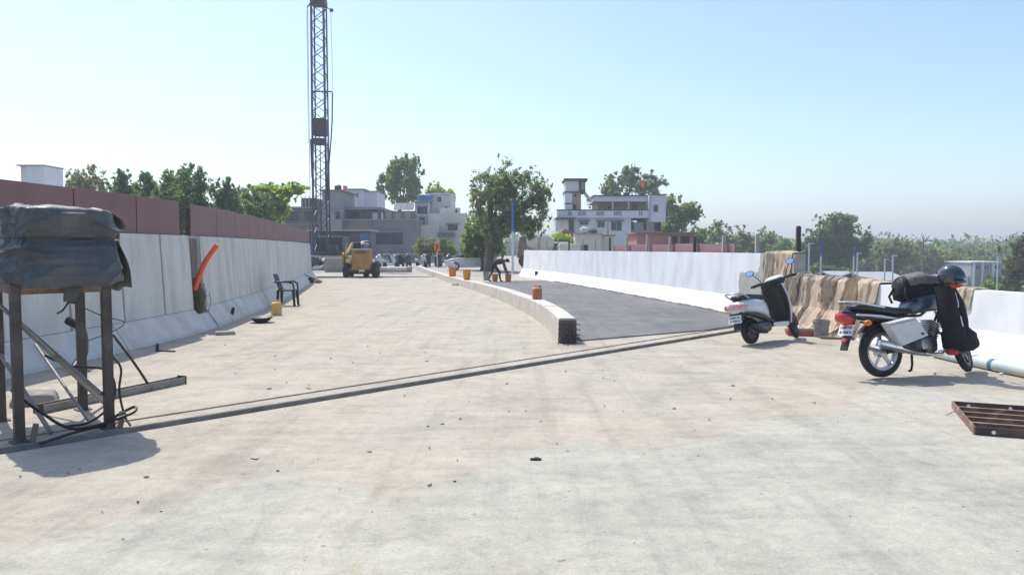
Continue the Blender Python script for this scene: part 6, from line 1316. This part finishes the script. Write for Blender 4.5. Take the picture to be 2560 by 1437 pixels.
ptree('tallest dark tree above the end of the near hoarding', 450, 50, -5, [(395, 470, 435, 560), (440, 520, 425, 560), (400, 530, 470, 640), (455, 480, 418, 470), (490, 515, 430, 480)], 'leafdark', 8500, .25, 6, .25, seed=4, group=LG, droop=.4, k=12)
ptree('dark tree over the start of the second hoarding', 560, 52, -5, [(525, 600, 462, 600), (545, 590, 455, 520), (520, 610, 500, 640)], 'leafdark', 5200, .25, 6, .22, seed=5, group=LG, droop=.4)
ptree('dark tree between the hoarding and the bright layered tree', 640, 56, -5, [(598, 690, 478, 620), (610, 650, 468, 540), (600, 700, 520, 660)], 'leafdark', 5200, .25, 6, .22, seed=6, group=LG, droop=.3)
ptree('broad dark green tree crown spreading low behind the hoarding', 470, 78, -5, [(270, 420, 470, 640), (400, 560, 462, 640), (540, 690, 490, 640)], 'leafdark', 8000, .3, 6, .2, seed=31, group=LG, limbs=False)
ptree('bright green tree with flat layered branches', 697, 60, -5, [(628, 710, 462, 490), (690, 768, 462, 492), (650, 740, 478, 520), (660, 720, 500, 555)], 'leafbright', 3800, .30, 7, .16, seed=7, k=10, f=.34)
ptree('small bright leafy tree low by the grey building', 690, 64, -3, [(672, 712, 535, 585)], 'leafbright', 900, .26, 3, .1, seed=8)
ptree('tall light green tree above the terrace', 1000, 105, 0, [(965, 1010, 400, 470), (1005, 1055, 395, 480), (945, 1000, 440, 505), (990, 1055, 450, 510), (985, 1030, 395, 430)], 'leafmid', 7500, .42, 8, .3, seed=9, k=9, f=.4, droop=.6)
ptree('green tree top behind the cream upper floor', 1100, 108, 0, [(1065, 1125, 462, 520), (1110, 1140, 475, 520)], 'leafbright', 2200, .42, 6, .22, seed=10)
ptree('big open crowned tree with dark trunk at the end of the white parapet', 1222, 50, 0, [(1178, 1262, 428, 520), (1222, 1312, 402, 505), (1288, 1374, 428, 530), (1185, 1295, 460, 590), (1268, 1372, 490, 590), (1170, 1215, 470, 530), (1330, 1382, 455, 530), (1310, 1366, 530, 605), (1200, 1340, 440, 590), (1190, 1270, 540, 640)], 'leafgrey', 11000, .17, 2.4, .27, seed=11, k=13, f=.30)
ptree('dense green shrubby growth round the dark trunk', 1205, 52, 0, [(1160, 1240, 520, 640), (1150, 1200, 560, 640), (1200, 1260, 540, 650)], 'leafmid', 5200, .2, 1.2, .12, seed=12, name='shrub', k=10, cat='shrub')
ptree('low bush in front of the grey building corner', 1060, 66, 0, [(1032, 1085, 596, 640), (1050, 1105, 602, 645)], 'leafolive', 1500, .2, .6, .06, seed=13, name='shrub', cat='shrub')
ptree('green bush behind the first chevron sign', 1115, 66, 0, [(1090, 1140, 600, 645)], 'leafmid', 1100, .2, .6, .06, seed=14, name='shrub', cat='shrub')
ptree('bright bush behind the mixer drum', 1400, 70, 0, [(1380, 1440, 588, 625), (1372, 1410, 580, 620)], 'leafbright', 1300, .22, .6, .06, seed=15, name='shrub', cat='shrub')
ptree('open leafy tree rising behind the white house', 1575, 108, 0, [(1505, 1560, 440, 490), (1545, 1600, 418, 475), (1590, 1660, 432, 490), (1500, 1540, 450, 500), (1560, 1630, 450, 490), (1478, 1510, 500, 530)], 'leafgrey', 4600, .42, 7, .28, seed=16, k=10, f=.32)
ptree('rounded green tree at the right corner of the white house', 1692, 98, -1, [(1650, 1720, 492, 570), (1680, 1750, 510, 560), (1640, 1710, 545, 600), (1725, 1755, 525, 545)], 'leafmid', 4800, .38, 5, .28, seed=17, k=9)
RG = 'trees on the low ground beyond the right parapets'
ptree('scrubby green tree behind the end of the pink shed', 1745, 105, -5, [(1715, 1780, 572, 640), (1690, 1740, 575, 620)], 'leafmid', 2400, .4, 6, .2, seed=18, group=RG)
ptree('thin spreading tree with pale limbs right of the pink shed', 1792, 120, -5, [(1765, 1825, 556, 610), (1770, 1850, 590, 660)], 'leafgrey', 2400, .42, 6, .25, seed=19, group=RG, f=.34)
ptree('dry olive tree behind the pale post', 1835, 125, -5, [(1805, 1870, 570, 640), (1815, 1890, 590, 665)], 'leafolive', 3000, .42, 6, .25, seed=20, group=RG, f=.36)
ptree('grey green tree left of the dark post', 1905, 128, -5, [(1870, 1930, 570, 640), (1895, 1955, 585, 660)], 'leafgrey', 3200, .42, 6, .25, seed=21, group=RG)
ptree('low green tree touching the dark post', 1955, 120, -5, [(1915, 1985, 595, 670)], 'leafmid', 2200, .4, 5, .2, seed=22, group=RG)
ptree('big round dark tree with a broad domed crown', 2088, 112, -5, [(2025, 2110, 540, 620), (2075, 2160, 538, 630), (2000, 2080, 575, 660), (2120, 2195, 575, 665), (2040, 2150, 590, 690), (2060, 2130, 535, 580), (1990, 2040, 600, 680)], 'leafdark', 10500, .42, 5, .6, seed=23, group=RG, k=13, f=.36)
ptree('yellowish tree right of the big round tree', 2245, 130, -5, [(2200, 2270, 592, 670), (2215, 2300, 605, 690), (2190, 2250, 630, 700)], 'leafolive', 4600, .45, 5, .3, seed=24, group=RG)
ptree('wide olive tree with bare top twigs behind the helmet', 2330, 140, -5, [(2280, 2350, 612, 690), (2310, 2400, 620, 700)], 'leafolive', 4400, .5, 5, .3, seed=25, group=RG)
ptree('dull green tree above the near parapet step', 2400, 150, -5, [(2360, 2450, 625, 710)], 'leafgrey', 3200, .5, 5, .3, seed=26, group=RG)
ptree('reddish brown leafed tree at the picture edge beyond the near block', 2545, 75, -5, [(2515, 2590, 600, 700), (2500, 2560, 640, 725), (2540, 2600, 590, 650)], 'leafrust', 4800, .27, 4, .25, seed=27, group=RG)
ptree('low green bush under the reddish tree', 2500, 80, -5, [(2450, 2560, 690, 740)], 'leafmid', 1800, .3, 1, .1, seed=28, name='shrub', cat='shrub')
ptree('bush under the big round tree beside the sheds', 2060, 95, -5, [(1995, 2110, 660, 715)], 'leafdark', 2200, .35, 1, .1, seed=29, name='shrub', cat='shrub')
# bare twiggy tree
bt = thing('bare_tree', 'leafless grey tree top standing above the olive trees', 'tree', (72.87, 135, -5)); m = MB(); r = random.Random(4); m.tube([(0, 0, 0), (.1, 0, 5), (0, 0, 9.0)], [.25, .18, .04], 7)
for k in range(16): a = r.uniform(0, 6.28); z = r.uniform(4.5, 8.2); m.tube([(0.05, 0, z), (math.cos(a) * .7, math.sin(a) * .7, z + .7), (math.cos(a) * 1.2, math.sin(a) * 1.2, z + 1.4)], [.07, .05, .015], 5)
m.build('trunk', 'bark', bt, 60)
# the far wood that reads as one mass
cl = []; r = random.Random(8)
for k in range(150):
    x = -150 + 400 * k / 150 + r.uniform(-2, 2); y = 260 + r.uniform(-20, 40); h = r.uniform(6.5, 11) - 5; cl.append([x, y, h - 3.5 , r.uniform(3, 6), 4, r.uniform(3, 5)])
for k in range(70):
    x = 48 + 95 * k / 70 + r.uniform(-2, 2); y = 165 + r.uniform(-8, 14); h = r.uniform(4.2, 6.6) - 5; cl.append([x, y, h - 2, r.uniform(2.5, 4), 3, r.uniform(2.5, 4)])
fw = leaves('woodland', 'leafdark', None, cl, 60000, 0.95, .2); tag(fw, 'distant belt of trees along the skyline', 'woodland', kind='stuff')
